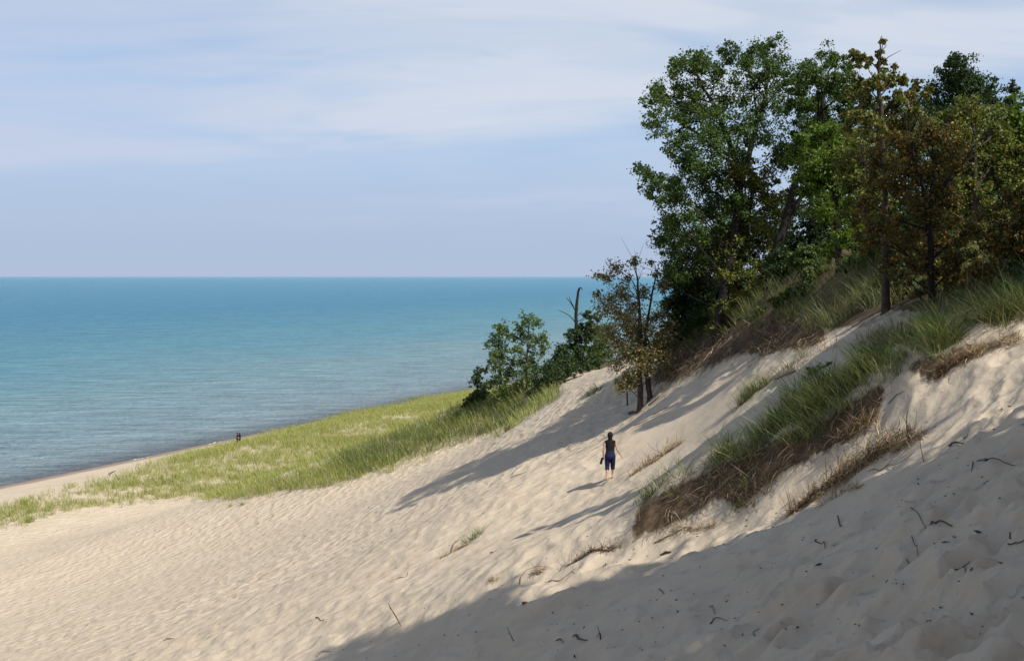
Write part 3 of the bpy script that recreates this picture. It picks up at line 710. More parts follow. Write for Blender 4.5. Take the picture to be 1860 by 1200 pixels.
tree('round_shrub', 'scrubby bush on the brow of the root hung bank', 'shrub', 1395, 51,
     [[(1392,585,4),(1394,570,3),(1396,556,2)]], [(1390,566,14),(1408,572,13),(1372,576,12),(1425,560,12)], 2200, 0.09, (L_SHRUB, BARK), seed=50)
tree('round_shrub', 'bush in the shade just left of the maple trunk', 'shrub', 1482, 50,
     [[(1482,514,5),(1483,500,4),(1484,484,2)]],
     [(1482, 492, 15), (1467, 497, 12), (1497, 496, 12), (1475, 480, 11), (1491, 483, 10)],
     2400, 0.10, (L_SHRUB, BARK), seed=60)
tree('round_shrub', 'dark bush behind the leaning cottonwood trunk', 'shrub', 1425, 56,
     [[(1425,527,5),(1426,513,4),(1427,497,2)]],
     [(1425, 505, 14), (1411, 510, 11), (1439, 509, 11), (1418, 494, 10), (1434, 497, 9)],
     2400, 0.10, (L_DARK, BARK), seed=61)
tree('round_shrub', 'olive bush in the gap between the two cottonwood trunks', 'shrub', 1352, 57,
     [[(1352,570,5),(1353,556,4),(1354,540,2)]],
     [(1352, 548, 15), (1337, 553, 12), (1367, 552, 12), (1345, 536, 11), (1361, 539, 10)],
     2400, 0.10, (L_OLIVE, BARK), seed=62)
tree('round_shrub', 'shaded bush at the foot of the largest cottonwood', 'shrub', 1312, 60,
     [[(1312,614,5),(1313,600,4),(1314,584,2)]],
     [(1312, 592, 13), (1299, 597, 11), (1325, 596, 11), (1306, 582, 9), (1320, 585, 9)],
     2400, 0.10, (L_DARK, BARK), seed=63)
tree('round_shrub', 'dark bush hanging over the lake end of the bank', 'shrub', 1222, 67,
     [[(1222,622,5),(1223,608,4),(1224,592,2)]],
     [(1222, 600, 15), (1207, 605, 12), (1237, 604, 12), (1215, 588, 11), (1231, 591, 10)],
     2400, 0.10, (L_DARK, BARK), seed=64)
tree('round_shrub', 'small bush on the last grass above the bare tree', 'shrub', 1205, 68,
     [[(1205,647,5),(1206,633,4),(1207,617,2)]],
     [(1205, 625, 12), (1193, 630, 10), (1217, 629, 10), (1199, 616, 9), (1213, 618, 8)],
     2400, 0.10, (L_SHRUB, BARK), seed=65)
tree('round_shrub', 'dim bush beyond the tall thin oak', 'shrub', 1650, 43,
     [[(1650,484,5),(1651,470,4),(1652,454,2)]],
     [(1650, 462, 16), (1634, 467, 13), (1666, 466, 13), (1642, 450, 12), (1660, 453, 11)],
     2400, 0.10, (L_DARK, BARK), seed=66)
tree('round_shrub', 'brown leaved scrub left of the grass under the oaks', 'shrub', 1720, 34,
     [[(1720,522,5),(1721,508,4),(1722,492,2)]],
     [(1720, 500, 18), (1702, 505, 15), (1738, 504, 15), (1711, 486, 13), (1731, 490, 12)],
     2400, 0.10, (L_RUST, BARK), seed=67)
tree('round_shrub', 'brown leaved scrub under the olive oak', 'shrub', 1770, 31,
     [[(1770,532,5),(1771,518,4),(1772,502,2)]],
     [(1770, 510, 18), (1752, 515, 15), (1788, 514, 15), (1761, 496, 13), (1781, 500, 12)],
     2400, 0.10, (L_RUST, BARK), seed=68)
tree('round_shrub', 'low rusty scrub between the two nearest oak trunks', 'shrub', 1640, 33,
     [[(1640,562,5),(1641,548,4),(1642,532,2)]],
     [(1640, 540, 14), (1626, 545, 11), (1654, 544, 11), (1633, 529, 10), (1649, 532, 9)],
     2400, 0.10, (L_RUST, BARK), seed=69)
tree('round_shrub', 'shadowy bush deep behind the maple trunk', 'shrub', 1500, 58,
     [[(1500,477,5),(1501,463,4),(1502,447,2)]],
     [(1500, 455, 18), (1482, 460, 15), (1518, 459, 15), (1491, 441, 13), (1511, 445, 12)],
     2400, 0.10, (L_DARK, BARK), seed=70)
tree('round_shrub', 'olive scrub filling the gap behind the tall thin oak', 'shrub', 1655, 41,
     [[(1655,500,5),(1656,478,4),(1657,462,2)]],
     [(1655, 470, 24), (1631, 477, 20), (1679, 476, 20), (1643, 451, 18), (1669, 456, 16), (1655, 491, 19)],
     3400, 0.10, (L_OLIVE, BARK), seed=80)
tree('round_shrub', 'rusty scrub behind the forked trunk', 'shrub', 1710, 39,
     [[(1710,492,5),(1711,470,4),(1712,454,2)]],
     [(1710, 462, 24), (1686, 469, 20), (1734, 468, 20), (1698, 443, 18), (1724, 448, 16), (1710, 483, 19)],
     3400, 0.10, (L_RUST, BARK), seed=81)
tree('round_shrub', 'olive scrub below the broad olive oak', 'shrub', 1760, 37,
     [[(1760,500,5),(1761,478,4),(1762,462,2)]],
     [(1760, 470, 24), (1736, 477, 20), (1784, 476, 20), (1748, 451, 18), (1774, 456, 16), (1760, 491, 19)],
     3400, 0.10, (L_OLIVE, BARK), seed=82)
tree('round_shrub', 'brown scrub under the right edge oaks', 'shrub', 1820, 34,
     [[(1820,508,5),(1821,486,4),(1822,470,2)]],
     [(1820, 478, 22), (1798, 485, 18), (1842, 484, 18), (1809, 461, 16), (1833, 465, 15), (1820, 497, 17)],
     3400, 0.10, (L_RUST, BARK), seed=83)
tree('round_shrub', 'low olive scrub beside the foot of the tall thin oak', 'shrub', 1620, 39,
     [[(1620,530,5),(1621,508,4),(1622,492,2)]],
     [(1620, 500, 16), (1604, 507, 13), (1636, 506, 13), (1612, 488, 12), (1630, 491, 11), (1620, 514, 12)],
     3400, 0.10, (L_OLIVE, BARK), seed=84)
tree('round_shrub', 'dark scrub between leaning trunk and maple', 'shrub', 1500, 54,
     [[(1500,508,5),(1501,486,4),(1502,470,2)]],
     [(1500, 478, 18), (1482, 485, 15), (1518, 484, 15), (1491, 464, 13), (1511, 468, 12), (1500, 494, 14)],
     3400, 0.10, (L_DARK, BARK), seed=85)
tree('round_shrub', 'tall olive scrub on the rise behind the tall thin oak', 'shrub', 1630, 42,
     [[(1630,459,5),(1631,433,4),(1632,417,2)]],
     [(1630, 425, 28), (1602, 432, 23), (1658, 431, 23), (1616, 403, 21), (1646, 409, 19), (1630, 450, 22)],
     3600, 0.11, (L_OLIVE, BARK), seed=90)
tree('round_shrub', 'tall dark scrub on the rise behind the forked trunk', 'shrub', 1682, 43,
     [[(1682,446,5),(1683,420,4),(1684,404,2)]],
     [(1682, 412, 28), (1654, 419, 23), (1710, 418, 23), (1668, 390, 21), (1698, 396, 19), (1682, 437, 22)],
     3600, 0.11, (L_DARK, BARK), seed=91)
tree('round_shrub', 'tall olive scrub on the rise below the broad olive oak', 'shrub', 1745, 43,
     [[(1745,442,5),(1746,416,4),(1747,400,2)]],
     [(1745, 408, 28), (1717, 415, 23), (1773, 414, 23), (1731, 386, 21), (1761, 392, 19), (1745, 433, 22)],
     3600, 0.11, (L_OLIVE, BARK), seed=92)
tree('round_shrub', 'green scrub on the brow right of the leaning trunk', 'shrub', 1468, 51,
     [[(1468,506,5),(1469,480,4),(1470,464,2)]],
     [(1468, 472, 20), (1448, 479, 17), (1488, 478, 17), (1458, 456, 15), (1480, 460, 14), (1468, 490, 16)],
     3600, 0.11, (L_SHRUB, BARK), seed=93)
tree('round_shrub', 'green scrub between maple and tall thin oak', 'shrub', 1590, 43,
     [[(1590,502,5),(1591,476,4),(1592,460,2)]],
     [(1590, 468, 18), (1572, 475, 15), (1608, 474, 15), (1581, 454, 13), (1601, 458, 12), (1590, 484, 14)],
     3600, 0.11, (L_SHRUB, BARK), seed=94)
tree('round_shrub', 'dark undergrowth between the two big cottonwood trunks', 'shrub', 1345, 58,
     [[(1345,599,5),(1346,583,4),(1347,567,2)]],
     [(1345, 575, 20), (1325, 580, 17), (1365, 579, 17), (1335, 559, 15), (1357, 563, 14), (1345, 591, 16)],
     3000, 0.085, (L_DARK, BARK), seed=110)
tree('round_shrub', 'dim olive undergrowth left of the leaning trunk', 'shrub', 1375, 56,
     [[(1375,564,5),(1376,548,4),(1377,532,2)]],
     [(1375, 540, 20), (1355, 545, 17), (1395, 544, 17), (1365, 524, 15), (1387, 528, 14), (1375, 556, 16)],
     3000, 0.085, (L_OLIVE, BARK), seed=111)
tree('round_shrub', 'dark undergrowth tight behind the leaning trunk', 'shrub', 1425, 55,
     [[(1425,502,5),(1426,486,4),(1427,470,2)]],
     [(1425, 478, 22), (1403, 483, 18), (1447, 482, 18), (1414, 461, 16), (1438, 465, 15), (1425, 495, 17)],
     3000, 0.085, (L_DARK, BARK), seed=112)
tree('round_shrub', 'black green undergrowth at the lake end of the wood', 'shrub', 1270, 62,
     [[(1270,614,5),(1271,598,4),(1272,582,2)]],
     [(1270, 590, 20), (1250, 595, 17), (1290, 594, 17), (1260, 574, 15), (1282, 578, 14), (1270, 606, 16)],
     3000, 0.085, (L_DARK, BARK), seed=113)
tree('round_shrub', 'dim undergrowth between maple trunk and tall thin oak', 'shrub', 1560, 44,
     [[(1560,514,5),(1561,498,4),(1562,482,2)]],
     [(1560, 490, 18), (1542, 495, 15), (1578, 494, 15), (1551, 476, 13), (1571, 480, 12), (1560, 504, 14)],
     3000, 0.085, (L_DARK, BARK), seed=114)
tree('round_shrub', 'rusty undergrowth round the forked trunk', 'shrub', 1690, 31,
     [[(1690,554,5),(1691,538,4),(1692,522,2)]],
     [(1690, 530, 18), (1672, 535, 15), (1708, 534, 15), (1681, 516, 13), (1701, 520, 12), (1690, 544, 14)],
     3000, 0.085, (L_RUST, BARK), seed=115)
tree('round_shrub', 'dim brown undergrowth under the broad olive oak', 'shrub', 1740, 30,
     [[(1740,549,5),(1741,533,4),(1742,517,2)]],
     [(1740, 525, 18), (1722, 530, 15), (1758, 529, 15), (1731, 511, 13), (1751, 515, 12), (1740, 539, 14)],
     3000, 0.085, (L_RUST, BARK), seed=116)
tree('round_shrub', 'brown undergrowth at the top of the spur grass', 'shrub', 1800, 28,
     [[(1800,544,5),(1801,528,4),(1802,512,2)]],
     [(1800, 520, 18), (1782, 525, 15), (1818, 524, 15), (1791, 506, 13), (1811, 510, 12), (1800, 534, 14)],
     3000, 0.085, (L_RUST, BARK), seed=117)
tree('round_shrub', 'dark undergrowth cut by the right edge', 'shrub', 1850, 27,
     [[(1850,529,5),(1851,513,4),(1852,497,2)]],
     [(1850, 505, 18), (1832, 510, 15), (1868, 509, 15), (1841, 491, 13), (1861, 495, 12), (1850, 519, 14)],
     3000, 0.085, (L_DARK, BARK), seed=118)
tree('round_shrub', 'dim undergrowth right of the tall thin oak', 'shrub', 1640, 36,
     [[(1640,529,5),(1641,513,4),(1642,497,2)]],
     [(1640, 505, 18), (1622, 510, 15), (1658, 509, 15), (1631, 491, 13), (1651, 495, 12), (1640, 519, 14)],
     3000, 0.085, (L_DARK, BARK), seed=119)
tree('round_shrub', 'leafy bush in the grass at the top of the near spur', 'shrub', 1490, 29.5,
     [[(1490,712,6),(1492,690,4),(1495,672,2)]], [(1482,682,17),(1500,672,16),(1515,690,15),(1470,700,13)], 1600, 0.05, (L_SHRUB, BARK), seed=51)
tree('round_shrub', 'low dark bush crouching left of the lone half bare tree', 'shrub', 1138, 64,
     [[(1140,705,4),(1138,690,3),(1136,680,2)]], [(1136,688,12),(1126,698,9),(1148,698,9)], 900, 0.09, (L_BARE, BARK), seed=52)

# the edge of the wood up the slope to the right and behind: it throws the shade over the near sand; the last, slim tree is added to shade the spur
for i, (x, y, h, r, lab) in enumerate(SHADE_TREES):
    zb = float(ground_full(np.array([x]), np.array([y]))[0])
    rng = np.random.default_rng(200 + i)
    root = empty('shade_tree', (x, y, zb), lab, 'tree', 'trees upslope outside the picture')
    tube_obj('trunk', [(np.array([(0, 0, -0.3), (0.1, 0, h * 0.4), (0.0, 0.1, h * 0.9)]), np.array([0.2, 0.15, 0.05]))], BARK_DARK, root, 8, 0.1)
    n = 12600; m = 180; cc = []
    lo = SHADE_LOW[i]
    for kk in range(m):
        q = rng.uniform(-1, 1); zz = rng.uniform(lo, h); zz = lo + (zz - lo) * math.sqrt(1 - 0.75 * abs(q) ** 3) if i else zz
        dx = rng.uniform(-0.9, 0.9); zz = max(zz, lo + 0.2 + 1.3 * dx)  # crown underside slanted along the sun's rays to set the shadow edge
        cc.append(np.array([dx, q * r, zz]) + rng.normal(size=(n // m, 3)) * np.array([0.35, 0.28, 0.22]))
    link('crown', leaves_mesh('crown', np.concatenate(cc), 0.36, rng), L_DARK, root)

# ------------------------------------------------------------------ grasses
def grass_mat(name, stops, trans=0.35, rough=0.5):
    return leaf_mat(name, stops, trans, 0.3)
G_FORE = grass_mat('foredune_grass', [(0, (0.13, 0.17, 0.035)), (0.4, (0.25, 0.295, 0.065)), (0.75, (0.38, 0.395, 0.12)), (1, (0.56, 0.50, 0.26))], 0.42)
G_SPUR = grass_mat('marram_grass', [(0, (0.045, 0.085, 0.02)), (0.4, (0.10, 0.155, 0.042)), (0.75, (0.19, 0.235, 0.068)), (0.9, (0.33, 0.30, 0.135)), (1, (0.52, 0.43, 0.24))], 0.35)
G_HILL = grass_mat('hill_grass', [(0, (0.045, 0.075, 0.02)), (0.5, (0.10, 0.135, 0.042)), (0.85, (0.19, 0.205, 0.075)), (1, (0.33, 0.28, 0.15))], 0.35)
G_BROW = grass_mat('brow_grass', [(0, (0.05, 0.09, 0.022)), (0.45, (0.11, 0.16, 0.042)), (0.8, (0.20, 0.24, 0.075)), (1, (0.36, 0.33, 0.16))], 0.4)
G_DEAD = grass_mat('dead_grass', [(0, (0.05, 0.035, 0.02)), (0.4, (0.11, 0.075, 0.042)), (0.75, (0.22, 0.155, 0.085)), (1, (0.42, 0.31, 0.17))], 0.2)
G_STRAW = grass_mat('straw', [(0, (0.07, 0.048, 0.028)), (0.3, (0.22, 0.155, 0.08)), (0.7, (0.44, 0.32, 0.17)), (1, (0.66, 0.52, 0.31))], 0.3)
G_ROOT = grass_mat('hanging_root', [(0, (0.03, 0.022, 0.014)), (0.4, (0.085, 0.06, 0.038)), (0.72, (0.19, 0.135, 0.08)), (1, (0.42, 0.31, 0.18))], 0.15)

def blades_mesh(name, base, length, width, lean, droop, rng, short=False):
    """curved tapering blades: three bends each, two quads and a tip"""
    n = len(base)
    az = rng.uniform(0, 2 * math.pi, n)
    side = np.stack([np.cos(az), np.sin(az), np.zeros(n)], -1)
    d0 = lean / np.linalg.norm(lean, axis=1)[:, None]
    L = length[:, None]
    p = [base]; d = d0.copy(); cur = base
    for k in range(3):
        cur = cur + d * L / 3; p.append(cur)
        d = d + droop; d /= np.linalg.norm(d, axis=1)[:, None]
    W = width[:, None] * 0.5
    if short:
        v = np.stack([p[0] - side * W * 0.8, p[0] + side * W * 0.8, p[2] - side * W * 0.75, p[2] + side * W * 0.75, p[3]], 1).reshape(-1, 3)
        i = np.arange(n)[:, None] * 5
        return mesh_np(name, v, i + np.array([[0, 1, 3, 2]]), i + np.array([[2, 3, 4]]))
    v = np.stack([p[0] - side * W * 0.8, p[0] + side * W * 0.8, p[1] - side * W, p[1] + side * W, p[2] - side * W * 0.7, p[2] + side * W * 0.7, p[3]], 1).reshape(-1, 3)
    i = np.arange(n)[:, None] * 7
    q = np.concatenate([i + np.array([[0, 1, 3, 2]]), i + np.array([[2, 3, 5, 4]])]); t = i + np.array([[4, 5, 6]])
    return mesh_np(name, v, q, t)

def scatter(poly, xr, yr, per_m2, rng, jitter=8, noise=None):
    """scattered spots whose place on the ground lies inside an outline"""
    n = int((xr[1] - xr[0]) * (yr[1] - yr[0]) * per_m2)
    x = rng.uniform(*xr, n); y = rng.uniform(*yr, n)
    z = ground0(x, y); px, py = project(x, y, z)
    px2 = px + rng.normal(size=n) * jitter; py2 = py + rng.normal(size=n) * jitter * 0.4
    k = in_poly(px2, py2, poly)
    x, y, px, py = x[k], y[k], px[k], py[k]
    if noise is not None:
        kk = rng.random(len(x)) < noise(x, y, px, py); x, y = x[kk], y[kk]
    return np.column_stack([x, y, ground_full(x, y)])

def tufts(spots, per, spread, hmin, hmax, width, rng, lean_amt=0.45, wind=(-0.15, 0.05, 0), droop_amt=0.22, scale=None):
    n = len(spots); m = n * per
    b = np.repeat(spots, per, 0)
    off = rng.normal(size=(m, 2)) * spread
    base = b.copy(); base[:, :2] += off; base[:, 2] -= 0.03
    ln = np.column_stack([off / max(spread, 1e-3) * lean_amt * 0.5 + rng.normal(size=(m, 2)) * lean_amt * 0.4, np.ones(m)]) + np.array(wind)
    th = rng.uniform(0.6, 1.25, n) if scale is None else scale
    L = rng.uniform(hmin, hmax, m) * np.repeat(th, per)
    hz = ln[:, :2] / (np.linalg.norm(ln[:, :2], axis=1)[:, None] + 1e-6)
    dr = np.column_stack([hz * droop_amt * rng.uniform(0.3, 1.6, m)[:, None], -droop_amt * 0.5 * rng.random(m)])
    W = width * rng.uniform(0.6, 1.3, m)
    return base, L, W, ln, dr

rg = np.random.default_rng(99)
# the foredune meadow between the beach and the slope
FORE = [(-420,1090),(0,957),(60,947),(130,925),(200,918),(330,905),(420,905),(500,893),(560,888),(650,872),(760,838),(870,794),(960,752),(1006,722),(1004,704),(930,712),(850,715),(760,726),(650,750),(540,777),(440,806),(330,832),(200,872),(100,895),(0,921),(-420,1050)]
def fore_density(x, y, px, py):
    a = fbm(x * 0.11, y * 0.11, 4, 300) + 0.7 * fbm(x * 0.5, y * 0.5, 3, 305)
    return np.clip(0.92 + 1.5 * a + 0.5 * smooth(300, 0, px), 0.04, 1.0)
sp = scatter(FORE, (-75, 20), (70, 300), 4.5, rg, 9, fore_density)
far = np.hypot(sp[:, 0], sp[:, 1])
b, L_, W_, ln, dr = tufts(sp, 9, 0.17, 0.55, 1.1, 0.036, rg, 0.5, (-0.12, 0.1, 0), 0.25, scale=0.65 + 0.55 * np.clip(0.5 + 1.2 * fbm(sp[:, 0] * 0.13, sp[:, 1] * 0.13, 3, 310), 0, 1))
tag(link('foredune_grass', blades_mesh('foredune_grass', b, L_, W_, ln, dr, rg, True), G_FORE), 'bright yellow green beach grass covering the low dune by the lake', 'grass', kind='stuff')
sp = scatter([(400,912),(520,862),(610,836),(720,822),(700,856),(560,890)], (-45, 0), (70, 150), 9, rg, 7, lambda x, y, px, py: np.clip(0.75 + 1.2 * fbm(x * 0.3, y * 0.3, 3, 325), 0.05, 1))
b, L_, W_, ln, dr = tufts(sp, 10, 0.16, 0.5, 0.95, 0.026, rg, 0.5, (-0.12, 0.1, 0), 0.25)
tag(link('foredune_grass', blades_mesh('foredune_grass', b, L_, W_, ln, dr, rg, True), G_FORE), 'beach grass on the front of the low bench above the meadow', 'grass', kind='stuff')
# darker, taller grass on the brow below the young cottonwoods
BROW = [(600,838),(700,800),(830,755),(930,722),(1000,704),(1012,722),(960,752),(880,790),(800,815),(700,848),(640,872)]
sp = scatter(BROW, (-40, 12), (70, 125), 11, rg, 6, lambda x, y, px, py: np.clip(0.8 + 1.0 * fbm(x * 0.2, y * 0.2, 3, 320), 0.05, 1))
b, L_, W_, ln, dr = tufts(sp, 10, 0.16, 0.6, 1.15, 0.026, rg, 0.45, (-0.05, 0.1, 0), 0.2)
tag(link('brow_grass', blades_mesh('brow_grass', b, L_, W_, ln, dr, rg, True), G_BROW), 'darker tall grass on the brow below the young cottonwoods', 'grass', kind='stuff')

# the spur in the middle right: long blue green marram on top
SPUR_TOP = [(1172,915),(1212,910),(1300,876),(1420,826),(1540,760),(1610,708),(1640,672),(1760,622),(1860,582),(1940,545),(1940,500),(1860,518),(1750,548),(1660,585),(1600,632),(1540,668),(1455,716),(1380,772),(1325,806),(1275,838),(1205,878)]
def spur_density(x, y, px, py):
    edge = np.clip((px - 1165) / 130.0, 0.10, 1)
    return np.clip(0.80 + 1.7 * fbm(x * 0.8, y * 0.8, 3, 330), 0.10, 1) * edge * np.where(px > 1635, 0.5, 1.0)
sp = scatter(SPUR_TOP, (2, 13), (20, 34), 19, rg, 7, spur_density)
b, L_, W_, ln, dr = tufts(sp, 38, 0.12, 0.3, 0.9, 0.0115, rg, 1.0, (-0.10, -0.05, 0), 0.3)
tag(link('marram_grass', blades_mesh('marram_grass', b, L_, W_, ln, dr, rg), G_SPUR), 'long green marram grass on top of the near spur', 'grass', kind='stuff')
big = scatter(SPUR_TOP, (2, 13), (20, 34), 3.2, rg, 4, spur_density)
b, L_, W_, ln, dr = tufts(big, 60, 0.15, 0.5, 1.05, 0.0115, rg, 0.85, (-0.05, -0.1, 0), 0.36)
tag(link('marram_tussocks', blades_mesh('marram_tussocks', b, L_, W_, ln, dr, rg), G_SPUR), 'tall arching tussocks in the marram of the near spur', 'grass', kind='stuff')
# dead leaf bases under it
sp = scatter(SPUR_TOP, (2, 13), (20, 34), 20, rg, 12)
b, L_, W_, ln, dr = tufts(sp, 13, 0.16, 0.2, 0.6, 0.010, rg, 1.6, (0.0, -0.3, -0.35), 0.4)
tag(link('withered_grass', blades_mesh('withered_grass', b, L_, W_, ln, dr, rg), G_DEAD), 'withered straw coloured grass under the marram on the near spur', 'grass', kind='stuff')

def hang(poly, xr, yr, per, rng, lmin, lmax, width, jitter=8, lift=0.10):
    n = int((xr[1] - xr[0]) * (yr[1] - yr[0]) * per)
    x = rng.uniform(*xr, n); y = rng.uniform(*yr, n); z = ground0(x, y); px, py = project(x, y, z)
    k = in_poly(px + rng.normal(size=n) * jitter, py + rng.normal(size=n) * jitter * 0.6, poly); x, y = x[k], y[k]
    k = rng.random(len(x)) < np.clip(0.60 + 2.1 * fbm(x * 1.3, y * 1.3, 3, 340), 0.05, 1); x, y = x[k], y[k]; n = len(x)
    e = 0.25
    gx = (ground0(x + e, y) - ground0(x - e, y)) / (2 * e); gy = (ground0(x, y + e) - ground0(x, y - e)) / (2 * e)
    down = np.column_stack([-gx, -gy, -(gx ** 2 + gy ** 2)]); down /= np.linalg.norm(down, axis=1)[:, None]
    base = np.column_stack([x, y, ground_full(x, y) + rng.uniform(-0.02, lift, n)])
    ln = down + rng.normal(size=(n, 3)) * 0.8 + np.array([-0.1, -0.5, -0.05])
    ln[:, 2] += 0.35
    dr = np.tile(np.array([0, 0, -0.28]), (n, 1)) + rng.normal(size=(n, 3)) * 0.4
    return base, rng.uniform(lmin, lmax, n), width * rng.uniform(0.5, 1.5, n), ln, dr
b, L_, W_, ln, dr = hang(SPUR_FACE, (1, 13), (20, 33), 330, rg, 0.25, 0.85, 0.012)
tag(link('hanging_roots', blades_mesh('hanging_roots', b, L_, W_, ln, dr, rg), G_ROOT), 'mat of brown roots hanging down the cut face of the near spur', 'roots', kind='stuff')
b, L_, W_, ln, dr = hang(SPUR_FACE_B, (6, 13), (20, 30), 120, rg, 0.15, 0.5, 0.010)
tag(link('hanging_roots', blades_mesh('hanging_roots', b, L_, W_, ln, dr, rg), G_DEAD), 'dry roots and dead leaves below the uppermost spur grass', 'roots', kind='stuff')
b, L_, W_, ln, dr = hang(HILL_FACE, (4, 16), (38, 76), 130, rg, 0.35, 1.1, 0.022, lift=0.2)
tag(link('hanging_roots', blades_mesh('hanging_roots', b, L_, W_, ln, dr, rg), G_ROOT), 'dark root mat on the shaded bank below the big cottonwoods', 'roots', kind='stuff')
HILL = [(1180,670),(1210,640),(1300,622),(1345,592),(1420,592),(1500,602),(1580,560),(1680,532),(1860,482),(2000,450),(2000,430),(1700,445),(1600,455),(1500,488),(1400,515),(1300,560),(1215,590)]
sp = scatter(HILL, (5, 24), (28, 78), 17, rg, 8, lambda x, y, px, py: np.clip(0.6 + 1.5 * fbm(x * 0.4, y * 0.4, 3, 350), 0.05, 1))
b, L_, W_, ln, dr = tufts(sp, 11, 0.14, 0.45, 1.0, 0.017, rg, 0.6, (-0.15, -0.1, 0), 0.28)
tag(link('hill_grass', blades_mesh('hill_grass', b, L_, W_, ln, dr, rg), G_HILL), 'shady green grass along the foot of the wood', 'grass', kind='stuff')

# pale upright flower stalks of the marram
stalks = []
for (px, py, dx, dy) in [(1628,622,4,-42),(1640,620,-2,-36),(1652,618,3,-44),(1672,612,8,-48),(1700,600,10,-66),(1716,592,5,-52),(1760,560,-3,-66),(1783,545,4,-92),(1800,540,30,-68),(1793,548,18,-50),(1590,640,-3,-30),(1604,636,2,-42),(1612,632,3,-36),(1840,555,30,-32),(1740,590,34,-36),(1850,540,26,-60)]:
    stalks.append((px, py, dx, dy))
P0 = at([s[0] for s in stalks], [s[1] for s in stalks])
for s, p in zip(stalks, P0):
    k = p[1] / FPX; tip = p + np.array([s[2] * k, 0.05, -s[3] * k * 1.1])
    m = (p + tip) / 2 + np.array([-s[2] * k * 0.12, 0, 0])
    o = tube_obj('grass_stalk', [(spline([p - np.array([0, 0, .1]), m, p + (tip - p) * .7, tip], 8), np.array([.006, .006, .006, .006, .011, .014, .012, .003]))], G_DEAD, None, 5)
    tag(o, 'pale seed stalk bent over to the right in the upper marram' if s[2] > 15 else 'pale upright seed stalk in the marram on the near spur', 'grass stalk', 'pale seed stalks on the near spur')

# single tufts that stand apart
def tuft(px, py, n, h, spread, lab, mat, seed, w=0.011, lean=0.8, group=None, elong=None):
    r = np.random.default_rng(seed); p = at(px, py)[0]
    k = max(1, n // 14)
    if elong is None: c = np.zeros((k, 3)); c[:, :2] = r.normal(size=(k, 2)) * spread
    else:
        q = at(*elong)[0]; c = (q - p) * r.random(k)[:, None] + r.normal(size=(k, 3)) * np.array([spread, spread, 0]) * 0.5
    c += p; c[:, 2] = ground_full(c[:, 0], c[:, 1])
    b, L_, W_, ln, dr = tufts(c, 14, 0.05, h * 0.5, h, w, r, lean, (-0.1, 0, 0), 0.28)
    root = empty('grass_tuft', p, lab, 'grass tuft', group)
    me = blades_mesh('blades', b - p, L_, W_, ln, dr, r); o = link('blades', me, mat, root); o['kind'] = 'stuff'
    return root
tuft(848, 985, 170, 0.55, 0.12, 'small green tuft alone on the open sand below the walker', G_SPUR, 1, elong=(872, 963))
tuft(1335, 745, 620, 0.75, 0.2, 'long low clump of grass on the sand behind the near spur', G_SPUR, 2, elong=(1395, 692))
tuft(1535, 712, 900, 0.95, 0.28, 'biggest bushy clump of long grass, midway up the near spur', G_SPUR, 21, lean=0.9, elong=(1590, 668))
tuft(1455, 752, 700, 0.85, 0.25, 'dense green clump just downslope of the biggest one on the near spur', G_SPUR, 22, lean=0.9, elong=(1500, 728))
tuft(1375, 800, 520, 0.75, 0.22, 'shaggy clump above the middle of the root face', G_SPUR, 23, lean=0.95, elong=(1420, 775))
tuft(1300, 836, 380, 0.65, 0.2, 'shorter clump between the shaggy one and the spur tip', G_SPUR, 24, lean=0.95, elong=(1330, 818))
tuft(1690, 630, 620, 0.95, 0.25, 'long arching clump under the forked trunk', G_SPUR, 25, lean=1.0, elong=(1735, 608))
tuft(1800, 580, 760, 1.0, 0.3, 'dark arching clump of long grass at the upper end of the near spur', G_HILL, 26, lean=1.1, elong=(1850, 560))
tuft(1178, 898, 170, 0.6, 0.12, 'spiky tuft at the very tip of the near spur', G_SPUR, 3)
tuft(1212, 868, 90, 0.65, 0.2, 'thin tuft just above the tip of the near spur', G_SPUR, 4)
tuft(1168, 940, 50, 0.4, 0.1, 'sparse dry tuft on the cut edge below the spur tip', G_DEAD, 5)
tuft(1352, 915, 150, 0.5, 0.14, 'green tuft slumped at the foot of the root face', G_SPUR, 6, lean=1.5)
tuft(1398, 880, 180, 0.55, 0.2, 'straw coloured tuft slumped on the root face', G_DEAD, 7, lean=1.4)
tuft(1448, 655, 160, 0.6, 0.3, 'dry tuft beside the pale half buried plank', G_HILL, 8)
tuft(1082, 712, 110, 0.75, 0.2, 'little dark green tuft on the saddle left of the bare tree', G_HILL, 9, w=0.03)
tuft(55, 948, 150, 0.9, 0.25, 'isolated grass tuft on the sand at the left edge', G_FORE, 10, w=0.03)
tuft(416, 921, 40, 0.7, 0.12, 'left one of two tiny tufts below the meadow edge', G_FORE, 11, w=0.025)
tuft(438, 918, 46, 0.7, 0.12, 'right one of two tiny tufts below the meadow edge', G_FORE, 12, w=0.025)
tuft(575, 882, 60, 0.7, 0.25, 'sparse tuft at the lower edge of the beach meadow', G_FORE, 13, w=0.028)
tuft(925, 780, 160, 1.0, 0.4, 'bright tuft at the sand edge of the grassy brow', G_FORE, 14, w=0.028)

